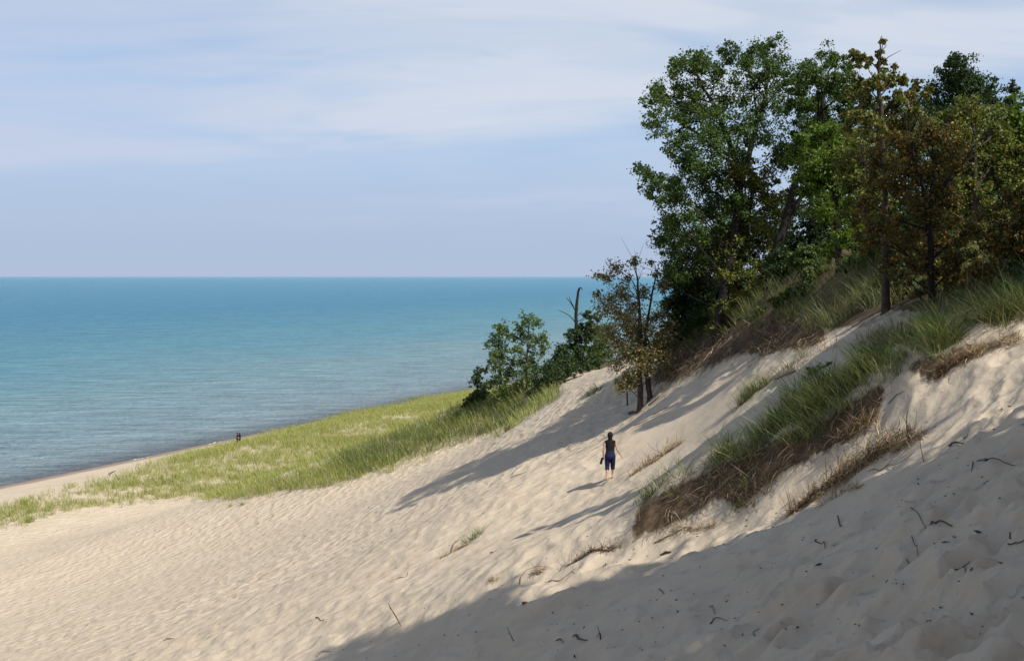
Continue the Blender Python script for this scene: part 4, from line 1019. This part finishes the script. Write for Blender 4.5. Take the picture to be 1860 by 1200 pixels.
# ------------------------------------------------------------------ wood and debris on the sand
WOOD = plain_mat('dead_twig', (0.08, 0.063, 0.05), 0.85, 0.4, 10)
WOOD_PALE = plain_mat('weathered_wood', (0.34, 0.29, 0.23), 0.85, 0.35, 9)
WOOD_TAN = plain_mat('straw_twig', (0.24, 0.17, 0.10), 0.85, 0.35, 9)
def stick(name, lab, paths, width_px, mat=WOOD, cat='twig', group=None, lift=0.02, arch=0.0, seed=0):
    r = np.random.default_rng(seed + 5); tb = []
    allp = []
    for pth in paths:
        Q = at([p[0] for p in pth], [p[1] for p in pth], 0.0); allp.append(Q)
    o0 = allp[0][0]
    for Q in allp:
        n = 9; S = spline(Q, n); S[:, 2] = np.maximum(S[:, 2], ground_full(S[:, 0], S[:, 1])) + lift
        S[:, 2] += np.sin(np.linspace(0, math.pi, n)) * arch + r.normal(size=n) * 0.006
        w = width_px * 0.42 * Q[:, 1].mean() / FPX
        tb.append((S - o0, np.linspace(w, w * 0.45, n)))
    v, q, t = tube(tb[:1], 7, 0.35, seed)
    ob = link(name, mesh_np(name, v, q, t, True), mat); ob.location = o0; tag(ob, lab, cat, group)
    for e in tb[1:]:
        tube_obj('side_shoot', [e], mat, ob, 5, 0.2, seed)
    return ob
def upright(name, lab, base, tips, width_px, mat=WOOD, cat='twig', group=None):
    p = at(*base)[0]; k = p[1] / FPX
    tb = []
    for tp in tips:
        P = [np.array([0, 0, -0.08])] + [np.array([(q[0] - base[0]) * k, 0.05 * j, (base[1] - q[1]) * k]) for j, q in enumerate(tp)]
        n = 8; tb.append((spline(P, n), np.linspace(width_px * .5 * k, width_px * .2 * k, n)))
    ob = tube_obj(name, tb[:1], mat, None, 6, 0.2); ob.location = p; tag(ob, lab, cat, group)
    for e in tb[1:]: tube_obj('side_shoot', [e], mat, ob, 5, 0.2)
    return ob
stick('broken_stick', 'thick dark broken stick lying across the shaded sand', [[(1683,1003),(1705,1003),(1729,998)], [(1686,1003),(1681,997)]], 6, cat='stick', lift=0.03)
stick('twig', 'straight dark twig pointing down at the thick broken stick', [[(1654,968),(1668,980),(1682,989)]], 2.6)
stick('twig', 'hooked twig in the shade left of the thick broken stick', [[(1480,996),(1493,998),(1506,1006)], [(1480,996),(1484,993)]], 3)
stick('twig', 'bent twig propped up in the shaded sand', [[(1598,1038),(1607,1024),(1622,1018)]], 2.6, arch=0.05)
stick('twig', 'thin twig slanting down right of the bent propped twig', [[(1652,1014),(1660,1026),(1668,1036)]], 2)
stick('twig', 'long thin twig lying level below the slanting ones', [[(1646,1048),(1668,1046),(1686,1049)]], 2.2)
stick('twig', 'short stout twig at the edge of the near shadow', [[(1521,950),(1526,957),(1532,963)]], 3.2)
stick('dead_branch', 'long curving dead branch on the shaded sand at the right edge', [[(1767,875),(1800,868),(1829,866),(1862,856)], [(1767,875),(1764,890)]], 3, cat='branch')
stick('dead_branch', 'dark crooked branch cut by the right edge above the hollows', [[(1830,1026),(1848,1023),(1866,1012)], [(1834,1024),(1831,1008)]], 3.4, cat='branch')
stick('twig', 'forked stubby twig in a shaded hollow low at the right', [[(1733,1090),(1748,1096),(1760,1092)], [(1748,1096),(1756,1102)]], 3)
upright('upright_twig', 'tall twig standing up out of the shaded sand, side shoot at its foot', (1383,1172), [[(1376,1150),(1369,1136),(1382,1132)], [(1370,1158),(1362,1172)]], 3, cat='twig')
stick('twig', 'dark elbow shaped twig left of the standing twig', [[(1290,1135),(1303,1126),(1321,1127)]], 3)
stick('twig', 'fine twig leaning above the elbow shaped one', [[(1289,1098),(1292,1106),(1300,1114)]], 1.8)
stick('dead_branch', 'many forked dark branch at the bottom right of the near sand', [[(1674,1182),(1695,1179),(1716,1183)], [(1690,1180),(1680,1186)], [(1705,1181),(1716,1175)]], 2.6, cat='branch')
stick('twig', 'small arched twig at the bottom, right of the standing twig', [[(1410,1158),(1416,1152),(1421,1160)]], 2.2, arch=0.04)
stick('twig', 'curled twig just inside the shade near the right edge', [[(1786,892),(1796,897),(1806,897)]], 2)
upright('upright_twig', 'thin forked twig standing on the sunlit sand near the bottom middle', (731,1132), [[(718,1113),(706,1098)], [(712,1104),(705,1092)]], 2.2, WOOD_TAN)
stick('twig', 'pale bowed twig on the sunlit sand above the standing fork', [[(708,1055),(725,1046),(738,1041),(741,1036)]], 2.2, WOOD_TAN)
upright('upright_twig', 'dark bent twig standing in the lower shadow', (935,1167), [[(927,1158),(921,1145)]], 2.2)
upright('upright_twig', 'wishbone shaped twig standing in the lower shadow', (1092,1167), [[(1088,1154),(1085,1145)], [(1090,1156),(1084,1166)]], 2.2)
stick('gnarled_stick', 'short gnarled chunk of wood in the lower shadow', [[(1039,1164),(1050,1166),(1066,1170)]], 6, cat='stick', lift=0.03)
stick('twig', 'little crooked twig left of the gnarled chunk', [[(1010,1170),(1018,1166),(1024,1168)]], 3)
stick('twig', 'thin twig below the dark bark flake', [[(1197,1075),(1208,1080),(1220,1086)]], 1.8)
stick('root_runner', 'thin arching root runner on the sunlit sand', [[(944,1064),(952,1047),(966,1039),(985,1037),(1005,1035)]], 2, WOOD_TAN, 'root', lift=0.05)
stick('dead_branch', 'dark stick at the thin end of the spur, in its shadow', [[(1071,1004),(1088,1000),(1107,995)]], 4, cat='branch')
stick('root_runner', 'straw coloured runner trailing under the spur shadow', [[(996,1052),(1015,1050),(1030,1042),(1048,1033)]], 2.4, WOOD_TAN, 'root')
stick('bark_flake', 'dark curled flake of bark on the sunlit sand', [[(1200,1006),(1210,1004),(1219,1002)]], 7, WOOD, 'bark', lift=0.03)
stick('root_runner', 'dead runner curving down from the lone tuft', [[(846,985),(826,997),(812,1007)], [(820,1000),(825,985),(832,977)]], 3, WOOD_TAN, 'root')
stick('twig', 'tan twig lying alone low on the open sand at the left', [[(297,1161),(306,1158),(316,1157)]], 2.6, WOOD_TAN)
stick('twig', 'forked twig on the sunlit sand at the bottom', [[(573,1122),(582,1125),(589,1128)]], 2.2)
stick('twig', 'curved pale twig at the bottom edge of the sunlit sand', [[(575,1192),(585,1184),(602,1182)]], 2, WOOD_TAN)
stick('dead_branch', 'dark splinter lying on the sunlit sand at the right', [[(1724,811),(1737,806),(1750,802)]], 5, cat='branch', lift=0.03)
stick('twig', 'bent twig just beyond the dark splinter', [[(1750,797),(1757,793),(1759,786)]], 2.4)
upright('upright_twig', 'tall thin twig sticking up from the straw heap', (1680,836), [[(1671,806),(1674,790),(1676,773)]], 2, WOOD_TAN)
stick('root_runner', 'long brown root runner sweeping along the straw heap', [[(1578,862),(1600,856),(1625,848),(1645,838),(1661,828)]], 3, WOOD_TAN, 'root', lift=0.04)
stick('root_runner', 'loose root on the sand above the straw heap', [[(1626,795),(1643,786),(1662,778)], [(1655,781),(1652,770)]], 3, WOOD, 'root')
stick('twig', 'slanting twig on the sand beneath the upper spur grass', [[(1614,734),(1626,727),(1641,717)]], 2.2)
stick('twig', 'pale thin stalk leaning at the foot of the root face', [[(1219,930),(1229,944),(1241,960)]], 2, WOOD_PALE, arch=0.12)
stick('dead_branch', 'straw coloured stick lying below the spur tip', [[(1189,982),(1215,974),(1245,963)]], 3.5, WOOD_TAN, 'branch', lift=0.03)
stick('dead_branch', 'dark stick beside the bare tree, poking from its roots', [[(1178,738),(1192,728),(1200,720)]], 3, cat='branch', lift=0.1)
stick('fallen_log', 'short dark log half buried below the bare tree', [[(1142,754),(1152,749),(1164,746)]], 7, cat='log', lift=0.05)
stick('root_runner', 'dead grass strip on the slope above the walker', [[(1152,772),(1164,768),(1176,762)]], 3, WOOD_TAN, 'root')
stick('root_runner', 'dry runner right of the bare tree', [[(1188,752),(1202,744),(1216,737)]], 3, WOOD_TAN, 'root')
stick('root_runner', 'dry runner lying alone left of the walker', [[(928,866),(940,861),(957,857)]], 2, WOOD_TAN, 'root')

def box_mesh(name, P, Q, w, h):
    P = np.array(P); Q = np.array(Q); d = (Q - P) / np.linalg.norm(Q - P); s = np.cross(d, [0, 0, 1.0]); s /= np.linalg.norm(s); u = np.cross(s, d)
    bm = bmesh.new(); vs = []
    for e, f in ((P, 1.0), (Q, 0.85)):
        for a, c in ((-1, -1), (1, -1), (1, 1), (-1, 1)): vs.append(bm.verts.new(e + s * a * w * f / 2 + u * c * h / 2))
    for f in ((3, 2, 1, 0), (4, 5, 6, 7), (0, 1, 5, 4), (1, 2, 6, 5), (2, 3, 7, 6), (3, 0, 4, 7)): bm.faces.new([vs[i] for i in f])
    bmesh.ops.subdivide_edges(bm, edges=bm.edges[:], cuts=2, use_grid_fill=True)
    for v in bm.verts: v.co += Vector(np.random.default_rng(abs(hash((round(v.co.x, 3), round(v.co.y, 3)))) % 9999).normal(size=3) * 0.006)
    me = bpy.data.meshes.new(name); bm.to_mesh(me); bm.free(); return me
A = at([1407, 1448], [690, 671], 0.06)
ob = link('weathered_plank', box_mesh('weathered_plank', A[0] - A[0], A[1] - A[0], 0.17, 0.09), WOOD_PALE); ob.location = A[0]
tag(ob, 'pale weathered plank half buried behind the near spur', 'plank')

def straw_heap(name, lab, path, halfw_px, n, lmin, lmax, seed, height=0.12, mat=None, w=0.012):
    r = np.random.default_rng(seed); Q = at([p[0] for p in path], [p[1] for p in path]); S = spline(Q, 60)
    wd = np.interp(np.linspace(0, 1, 60), np.linspace(0, 1, len(halfw_px)), halfw_px) * Q[:, 1].mean() / FPX
    k = r.integers(0, 60, n); tang = np.gradient(S, axis=0); tang /= np.linalg.norm(tang, axis=1)[:, None]
    nrm = np.cross(tang, [0, 0, 1.0]); off = r.normal(size=n) * 0.55
    b = S[k] + nrm[k] * (off * wd[k])[:, None]; b[:, 2] = ground_full(b[:, 0], b[:, 1]) + np.abs(r.normal(size=n)) * height * np.exp(-off ** 2) * (wd[k] / wd.max())
    ln = tang[k] * r.choice([-1, 1], n)[:, None] * 0.8 + r.normal(size=(n, 3)) * np.array([0.7, 0.7, 0.4]); dr = r.normal(size=(n, 3)) * 0.55; dr[:, 2] -= 0.12
    o0 = S[0]
    ob = link(name, blades_mesh(name, b - o0, r.uniform(lmin, lmax, n), w * r.uniform(0.5, 1.6, n), ln, dr, r), mat or G_STRAW); ob.location = o0
    return tag(ob, lab, 'straw heap')
straw_heap('straw_heap', 'big tangled heap of uprooted straw and roots on the sand below the spur', [(1436,934),(1490,902),(1535,870),(1575,845),(1615,820),(1665,804)], [5,12,22,30,26,10], 1500, 0.25, 0.75, 1, 0.2, None, 0.017)
straw_heap('straw_heap', 'thin strip of straw under the big tangled heap', [(1494,926),(1525,908),(1560,896)], [4,7,4], 260, 0.15, 0.4, 2, 0.06)
straw_heap('straw_heap', 'strip of dead grass right of the walker', [(1150,862),(1185,842),(1212,822),(1238,805)], [4,7,8,5], 420, 0.3, 0.8, 3, 0.10, w=0.016)
straw_heap('straw_heap', 'golden straw hanging at the upper end of the root face', [(1530,792),(1560,780),(1582,768)], [10,12,8], 420, 0.2, 0.5, 4, 0.10)
straw_heap('straw_heap', 'mat of dead leaves and straw under the uppermost spur grass', [(1700,668),(1740,655),(1780,640),(1850,622)], [14,16,14,12], 900, 0.12, 0.4, 5, 0.08)
straw_heap('straw_heap', 'dark dead roots strewn down the hollow behind the near spur', [(1345,720),(1400,690),(1470,655),(1520,630)], [6,14,16,10], 420, 0.2, 0.6, 11, 0.08, G_ROOT)
straw_heap('straw_heap', 'dry stems along the upper edge of the hollow, under the hill grass', [(1330,660),(1390,648),(1470,628)], [5,8,6], 260, 0.2, 0.6, 12, 0.06)
straw_heap('straw_heap', 'golden dead leaves around the foot of the tall thin oak', [(1560,625),(1600,605),(1650,600)], [10,14,10], 420, 0.15, 0.45, 13, 0.10)
straw_heap('straw_heap', 'little dead tuft on the sunlit sand by the arching runner', [(968,1047),(976,1044),(984,1041)], [5,6,5], 110, 0.1, 0.3, 6, 0.08)
straw_heap('straw_heap', 'scrap of straw between the lone tuft and the near shadow', [(888,1056),(896,1054),(904,1053)], [4,5,4], 60, 0.1, 0.25, 7, 0.05)
straw_heap('straw_heap', 'straw scraps below the spur tip', [(1222,966),(1262,962),(1300,950)], [8,8,6], 200, 0.12, 0.4, 8, 0.06)
straw_heap('straw_heap', 'flattened dead grass below the lone tuft', [(802,1010),(825,998),(850,983)], [4,6,6], 160, 0.15, 0.4, 9, 0.05)
straw_heap('straw_heap', 'dark thread of roots at the thin end of the spur', [(1030,1028),(1060,1012),(1090,1000),(1130,985)], [4,6,6,6], 380, 0.15, 0.5, 10, 0.06, G_ROOT)

# chips of bark, leaf and stone, far too many and small to pick apart
def chips(n, seed):
    r = np.random.default_rng(seed)
    px = np.concatenate([r.uniform(560, 1860, n), r.uniform(0, 1860, n // 4)]); py = np.concatenate([r.uniform(700, 1200, n), r.uniform(930, 1200, n // 4)])
    ok = (py > 1180 - (px - 560) * 0.42)
    keep = ok | (np.arange(len(px)) >= n); px, py = px[keep], py[keep]
    P = at(px, py, 0.01); ok = P[:, 1] < 75; P = P[ok]; m = len(P)
    s = r.lognormal(-4.35, 0.5, m)[:, None]
    d = r.normal(size=(m, 3)); d[:, 2] *= 0.3; d /= np.linalg.norm(d, axis=1)[:, None]; e = np.cross(d, r.normal(size=(m, 3))); e /= np.linalg.norm(e, axis=1)[:, None]; f = np.cross(d, e)
    v = np.stack([P - d * s * 1.5, P + d * s * 1.4, P + e * s * .55, P - e * s * .5, P + f * s * .5, P - f * s * .5], 1).reshape(-1, 3)
    i = np.arange(m)[:, None] * 6
    T = np.concatenate([i + np.array([[a, b_, c]]) for a, b_, c in ((0, 2, 4), (0, 4, 3), (0, 3, 5), (0, 5, 2), (1, 4, 2), (1, 3, 4), (1, 5, 3), (1, 2, 5))])
    return mesh_np('plant_debris', v, None, T)
CHIP = leaf_mat('debris_chip', [(0, (0.03, 0.022, 0.016)), (0.5, (0.08, 0.06, 0.042)), (0.8, (0.17, 0.125, 0.08)), (1, (0.27, 0.21, 0.14))], 0.05)
tag(link('plant_debris', chips(900, 3), CHIP), 'scattered dark chips of bark and leaf on the sand', 'debris', kind='stuff')
p = at(954, 1096, 0.03)[0]
bm = bmesh.new(); bmesh.ops.create_icosphere(bm, subdivisions=2, radius=0.055)
for v in bm.verts: v.co = Vector((v.co.x * 1.5, v.co.y, v.co.z * 0.75)) + v.normal * (0.012 * math.sin(v.co.x * 90) * math.cos(v.co.y * 80))
me = bpy.data.meshes.new('dark_pebble'); bm.to_mesh(me); bm.free()
ob = link('dark_pebble', me, WOOD); ob.location = p; tag(ob, 'black lump alone on the sunlit sand at the shadow edge', 'pebble')

stick('driftwood', 'dark driftwood lying on the bare beach behind the meadow', [[(198,862),(203,859),(209,856)]], 3, cat='driftwood', lift=0.1)
# little breaking waves along the water line
def foam():
    r = np.random.default_rng(77); V = []; T = []
    FO = plain_mat('foam', (0.8, 0.8, 0.8), 0.8)
    for s0, ln, wd in ((84, 2, 0.5), (98, 4, 0.7), (142, 3, 0.7), (160, 4, 0.6), (205, 5, 0.8), (238, 5, 0.8), (262, 6, 0.8)):
        for k in range(int(ln * 3)):
            s1 = s0 + r.uniform(-0.5, 0.5) * ln; t1 = -115.7 - r.uniform(0.2, 0.6) - abs(r.normal()) * wd * 0.5
            t1 += 1.2 * float(fbm(np.array([s1 * 0.03]), np.array([3.3]), 2, 40)[0])
            x = 0.383 * s1 + 0.924 * t1; y = 0.924 * s1 - 0.383 * t1
            m = 6; b = len(V); a, c = r.uniform(0.25, 0.7), r.uniform(0.06, 0.16)
            for q in range(m):
                th = q * 2 * math.pi / m; p, w = a * math.cos(th) * r.uniform(.7, 1.2), c * math.sin(th) * r.uniform(.7, 1.2)
                V.append((x + 0.383 * p + 0.924 * w, y + 0.924 * p - 0.383 * w, 0.03)); 
            V.append((x, y, 0.10)); T += [(b + q, b + (q + 1) % m, b + m) for q in range(m)]
    tag(link('foam', mesh_np('foam', np.array(V), None, np.array(T)), FO), 'scraps of white foam along the water line', 'foam', kind='stuff')
foam()

# ------------------------------------------------------------------ people
SKIN = plain_mat('skin', (0.42, 0.25, 0.17), 0.55, spec=0.35)
HAIR = plain_mat('dark_hair', (0.014, 0.009, 0.007), 0.7, 0.3, 30, spec=0.15)
BLACK = plain_mat('black_cloth', (0.010, 0.010, 0.012), 0.85, 0.3, 40)
NAVY = plain_mat('navy_cloth', (0.013, 0.013, 0.055), 0.8, 0.25, 30)
LEATHER = plain_mat('black_rubber', (0.008, 0.008, 0.008), 0.6)
EYEW = plain_mat('eye_white', (0.75, 0.73, 0.7), 0.3)

def blob_mesh(name, chains, balls, voxel, smooth_it=4):
    """limbs as overlapping tapered capsules, fused into one continuous surface"""
    VV = []; QQ = []; TT = []; cnt = [0]
    def ball(c, r, sc=(1, 1, 1), seg=10):
        ns = max(5, seg // 2 + 1)
        ph = np.linspace(0, math.pi, ns + 1)[1:-1]; th = np.arange(seg) * 2 * math.pi / seg
        ring = np.stack([np.outer(np.sin(ph), np.cos(th)), np.outer(np.sin(ph), np.sin(th)), np.outer(np.cos(ph), np.ones(seg))], -1).reshape(-1, 3)
        v = np.vstack([ring, [[0, 0, 1], [0, 0, -1]]]) * r * np.array(sc) + np.array(c, float)
        m = len(ph); i = cnt[0] + np.arange(m * seg).reshape(m, seg); j = np.roll(i, -1, 1)
        VV.append(v); QQ.append(np.stack([i[:-1], i[1:], j[1:], j[:-1]], -1).reshape(-1, 4))
        t0 = cnt[0] + m * seg
        TT.append(np.stack([np.full(seg, t0), i[0], j[0]], -1)); TT.append(np.stack([np.full(seg, t0 + 1), j[-1], i[-1]], -1))
        cnt[0] += len(v)
    for ch in chains:
        for (a, b_) in zip(ch[:-1], ch[1:]):
            pa, pb = Vector(a[:3]), Vector(b_[:3]); L = (pb - pa).length; n = max(2, int(L / (0.35 * min(a[3], b_[3]))) + 1)
            for k in range(n + 1):
                f = k / n; sx = 1.0
                ea = a[4] if len(a) > 4 else 1.0; eb = b_[4] if len(b_) > 4 else 1.0
                ball(pa.lerp(pb, f), a[3] + (b_[3] - a[3]) * f, (ea + (eb - ea) * f, 1, 1), 10)
    for c, r, sc in balls: ball(c, r, sc, 16)
    me = mesh_np(name, np.concatenate(VV), np.concatenate(QQ), np.concatenate(TT))
    tmp = bpy.data.objects.new('tmp', me); COL.objects.link(tmp)
    m = tmp.modifiers.new('r', 'REMESH'); m.mode = 'VOXEL'; m.voxel_size = voxel
    s = tmp.modifiers.new('s', 'SMOOTH'); s.iterations = smooth_it; s.factor = 0.5
    dg = bpy.context.evaluated_depsgraph_get(); new = bpy.data.meshes.new_from_object(tmp.evaluated_get(dg))
    bpy.data.objects.remove(tmp); bpy.data.meshes.remove(me)
    new.name = name; new.polygons.foreach_set('use_smooth', np.ones(len(new.polygons), bool)); new.materials.clear()
    return new

def hand(w, d, side, curl=0.5, s=1.0):
    """palm, four unequal bent fingers and a thumb; w wrist, d direction of the hand"""
    w = np.array(w, float); d = np.array(d, float) / np.linalg.norm(d)
    acr = np.array([0, 1.0, 0]); acr -= d * acr.dot(d); acr /= np.linalg.norm(acr); nrm = np.cross(d, acr) * side
    ch = [[(*(w), 0.024 * s), (*(w + d * 0.04 * s), 0.028 * s), (*(w + d * 0.075 * s), 0.027 * s)]]
    for k, (o, ln) in enumerate(((0.027, 0.068), (0.009, 0.078), (-0.009, 0.072), (-0.026, 0.056))):
        b0 = w + d * 0.075 * s + acr * o * s; c1 = b0 + d * ln * 0.5 * s - nrm * 0.01 * curl * s; c2 = c1 + (d * (1 - 0.5 * curl) - nrm * curl) * ln * 0.5 * s
        ch.append([(*b0, 0.0095 * s), (*c1, 0.0085 * s), (*c2, 0.007 * s)])
    t0 = w + d * 0.03 * s + acr * 0.022 * s; t1 = t0 + (d * 0.7 + acr * 0.7) * 0.035 * s; t2 = t1 + (d * 0.9 + acr * 0.2 - nrm * 0.3) * 0.03 * s
    ch.append([(*t0, 0.012 * s), (*t1, 0.0105 * s), (*t2, 0.0085 * s)])
    return ch

def person(loc, rotz, J, label, cloth, voxel, slope=0.0, group=None):
    root = empty('person', loc, label, 'person', group); root.rotation_euler = (0, 0, rotz)
    g = J.get
    ch = []; bl = []
    head = np.array(J['head']); neck = np.array(J['neck'])
    bl.append((head, 0.098, (0.80, 0.98, 1.18))); bl.append((head + np.array([0, 0.03, -0.055]), 0.062, (0.85, 0.95, 0.95)))
    f = np.array([0, 1, 0])
    ch.append([(*(head + np.array([0, 0.090, -0.005])), 0.010), (*(head + np.array([0, 0.108, -0.03])), 0.014)])        # nose
    for sx in (-1, 1): bl.append((head + np.array([sx * 0.080, -0.005, -0.01]), 0.024, (0.4, 0.8, 1.2)))               # ears
    bl.append((head + np.array([0, 0.088, -0.062]), 0.016, (1.4, 0.5, 0.5)))                                          # lips
    ch.append([(*(head + np.array([0, -0.01, -0.06])), 0.052), (*neck, 0.054)])
    pel = np.array(J['pelvis']); che = np.array(J['chest']); wai = pel * 0.45 + che * 0.55
    ch.append([(*neck, 0.055), (*(neck + np.array([0, 0, -0.06])), 0.085, 1.35), (*che, 0.112, 1.35), (*wai, 0.098, 1.28), (*pel, 0.112, 1.45)])
    ch.append([(*(neck + np.array([-0.02, 0, -0.045])), 0.05), (*J['shL'], 0.05)]); ch.append([(*(neck + np.array([0.02, 0, -0.045])), 0.05), (*J['shR'], 0.05)])
    for S_ in 'LR':
        hp, kn, an, to = (np.array(J[k + S_]) for k in ('hip', 'knee', 'ank', 'toe'))
        ch.append([(*hp, 0.092), (*(hp * .5 + kn * .5), 0.078), (*kn, 0.054), (*(kn * .65 + an * .35 + np.array([0, -0.012, 0])), 0.054), (*(kn * .25 + an * .75), 0.036), (*an, 0.034)])
        hl = an + (an - to) / max(1e-3, np.linalg.norm((an - to)[:2])) * 0.035; hl[2] = min(an[2] - 0.045, hl[2])
        ch.append([(*an, 0.034), (*hl, 0.030)]); ch.append([(*hl, 0.028), (*(hl * .45 + to * .55), 0.033, 1.1), (*to, 0.022, 1.5)])
        sh, el, wr = (np.array(J[k + S_]) for k in ('sh', 'elb', 'wri'))
        ch.append([(*sh, 0.047), (*(sh * .5 + el * .5), 0.040), (*el, 0.034), (*(el * .6 + wr * .4), 0.034), (*wr, 0.022)])
        ch += hand(wr, np.array(J['hand' + S_]), -1 if S_ == 'L' else 1, J.get('curl' + S_, 0.45))
    body = link('body', blob_mesh('body', ch, bl, voxel, 3), SKIN, root)
    for sx in (-1, 1):
        bm = bmesh.new(); bmesh.ops.create_uvsphere(bm, u_segments=8, v_segments=6, radius=0.011); me = bpy.data.meshes.new('eye'); bm.to_mesh(me); bm.free()
        e = link('eye', me, EYEW, root); e.location = head + np.array([sx * 0.031, 0.081, 0.004])
    # hair
    hb = [(head + np.array([0, -0.016, 0.022]), 0.112, (0.86, 0.98, 1.12))]
    if J.get('long_hair', 1): hb += [(head + np.array([0, -0.055, -0.06]), 0.082, (0.98, 0.75, 1.25)), (head + np.array([0, -0.07, -0.13]), 0.060, (1.0, 0.6, 1.1))]
    bm = bmesh.new(); me = blob_mesh('hair', [], hb, 0.012, 2)
    # open the face side
    mb = bmesh.new(); mb.from_mesh(me); dele = [v for v in mb.verts if v.co.y > head[1] + 0.045 and v.co.z < head[2] + 0.055]
    bmesh.ops.delete(mb, geom=dele, context='VERTS'); mb.to_mesh(me); mb.free(); bm.free()
    link('hair', me, HAIR, root)
    # clothes follow the body a little outside it
    top, bottom, hem = cloth
    e = 0.014
    tc = [[(*(neck + np.array([0, -0.005, -0.05])), 0.082 + e, 1.3), (*che, 0.112 + e, 1.36), (*wai, 0.100 + e, 1.3), (*(pel + np.array([0, 0, 0.03])), 0.108 + e, 1.40)]]
    for S_ in 'LR': tc.append([(*(neck + np.array([0.03 * (1 if S_ == 'R' else -1), 0, -0.045])), 0.052 + e), (*(np.array(J['sh' + S_]) * np.array([0.86, 1, 1])), 0.048 + e)])
    if J.get('sleeves'):
        for S_ in 'LR': tc.append([(*J['sh' + S_], 0.060), (*(np.array(J['sh' + S_]) * .35 + np.array(J['elb' + S_]) * .65), 0.055)])
    link('top', blob_mesh('top', tc, [], max(voxel, 0.012), 3), top, root)
    bc = [[(*(pel + np.array([0, 0, 0.08])), 0.104 + e, 1.35), (*pel, 0.116 + e, 1.42), (*(pel + np.array([0, -0.03, -0.05])), 0.112 + e, 1.4)]]
    for S_ in 'LR':
        hp, kn, an = (np.array(J[k + S_]) for k in ('hip', 'knee', 'ank'))
        q = [(*hp, 0.094 + e), (*(hp * .5 + kn * .5), 0.082 + e)]
        if hem >= 1: q.append((*kn, 0.066 + e))
        if hem > 1: q.append((*(kn + (an - kn) * (hem - 1)), 0.062 + e))
        bc.append(q)
    link('trousers', blob_mesh('trousers', bc, [], max(voxel, 0.012), 3), bottom, root)
    return root

W = at(1108, 872)[0]
slope_f = float(ground_full(np.array([W[0]]), np.array([W[1] + 0.3]))[0] - W[2]) / 0.3
JW = dict(pelvis=(0, 0, .86), chest=(0.0, .03, 1.16), neck=(0, .03, 1.36), head=(0, .055, 1.50),
          hipL=(-.088, 0, .82), kneeL=(-.095, .02, .45), ankL=(-.10, -.16, .10), toeL=(-.105, -.02, .028),
          hipR=(.088, 0, .82), kneeR=(.085, .14, .46), ankR=(.075, .16, .13), toeR=(.085, .33, .05 + 0.02),
          shL=(-.175, .02, 1.29), elbL=(-.225, -.03, 1.03), wriL=(-.235, .03, .80), handL=(-.02, .05, -1), curlL=0.95,
          shR=(.175, .02, 1.29), elbR=(.245, -.03, 1.04), wriR=(.365, .04, .85), handR=(.45, .1, -.9), curlR=0.4)
walker = person(W + np.array([0, 0, 0.0]), math.radians(-8), JW, 'woman in sleeveless black top and navy cropped trousers walking away, shoes in hand', (BLACK, NAVY, 1.25), 0.0075)
walker.scale = (1.0, 1.0, 1.0)
# the sandals she carries
sb = []
sroot = empty('sandals', W + np.array([-.262, .06, .70]), 'pair of dark sandals hanging from the left hand of the walking woman', 'sandals')
for k in (0, 1):
    me = blob_mesh('sandal', [[(0.012 - 0.03 * k, -.02 + .03 * k, .03, .026, .8), (-.01 - 0.03 * k, .0 + .03 * k, -.06, .034, .8), (-.03 - 0.03 * k, .015 + .03 * k, -.15, .036, .8)], [(0.012 - 0.03 * k, -.02 + .03 * k, .03, .012), (0.0, 0.0, .06, .010)]], [], 0.008, 2)
    link('sandal', me, LEATHER, sroot)

B = at(431, 808)[0]
JB = dict(pelvis=(0, 0, .92), chest=(0, .03, 1.24), neck=(0, .04, 1.46), head=(0, .07, 1.61), hipL=(-.09, 0, .88), kneeL=(-.10, .03, .48), ankL=(-.10, -.02, .09), toeL=(-.12, .13, .03),
          hipR=(.09, 0, .88), kneeR=(.10, .03, .48), ankR=(.10, -.02, .09), toeR=(.12, .13, .03), shL=(-.19, .02, 1.39), elbL=(-.26, .02, 1.12), wriL=(-.16, .16, 1.0), handL=(.6, .6, 0.1),
          shR=(.19, .02, 1.39), elbR=(.27, .02, 1.12), wriR=(.24, .18, 1.0), handR=(-.3, .8, .2), sleeves=1, long_hair=0)
person(B, math.radians(-70), JB, 'person all in black at the water, left of the pair on the beach', (BLACK, BLACK, 1.9), 0.016, group='pair standing at the water')
JB2 = dict(JB); JB2.update(long_hair=1, head=(0.02, .09, 1.56), neck=(0, .05, 1.42), shL=(-.18, .02, 1.35), shR=(.18, .02, 1.35))
B2 = B + np.array([0.30, 0.2, 0.0])
person(B2, math.radians(60), JB2, 'person in dark shorts with bare legs, right of the pair on the beach', (BLACK, NAVY, 0.9), 0.016, group='pair standing at the water')
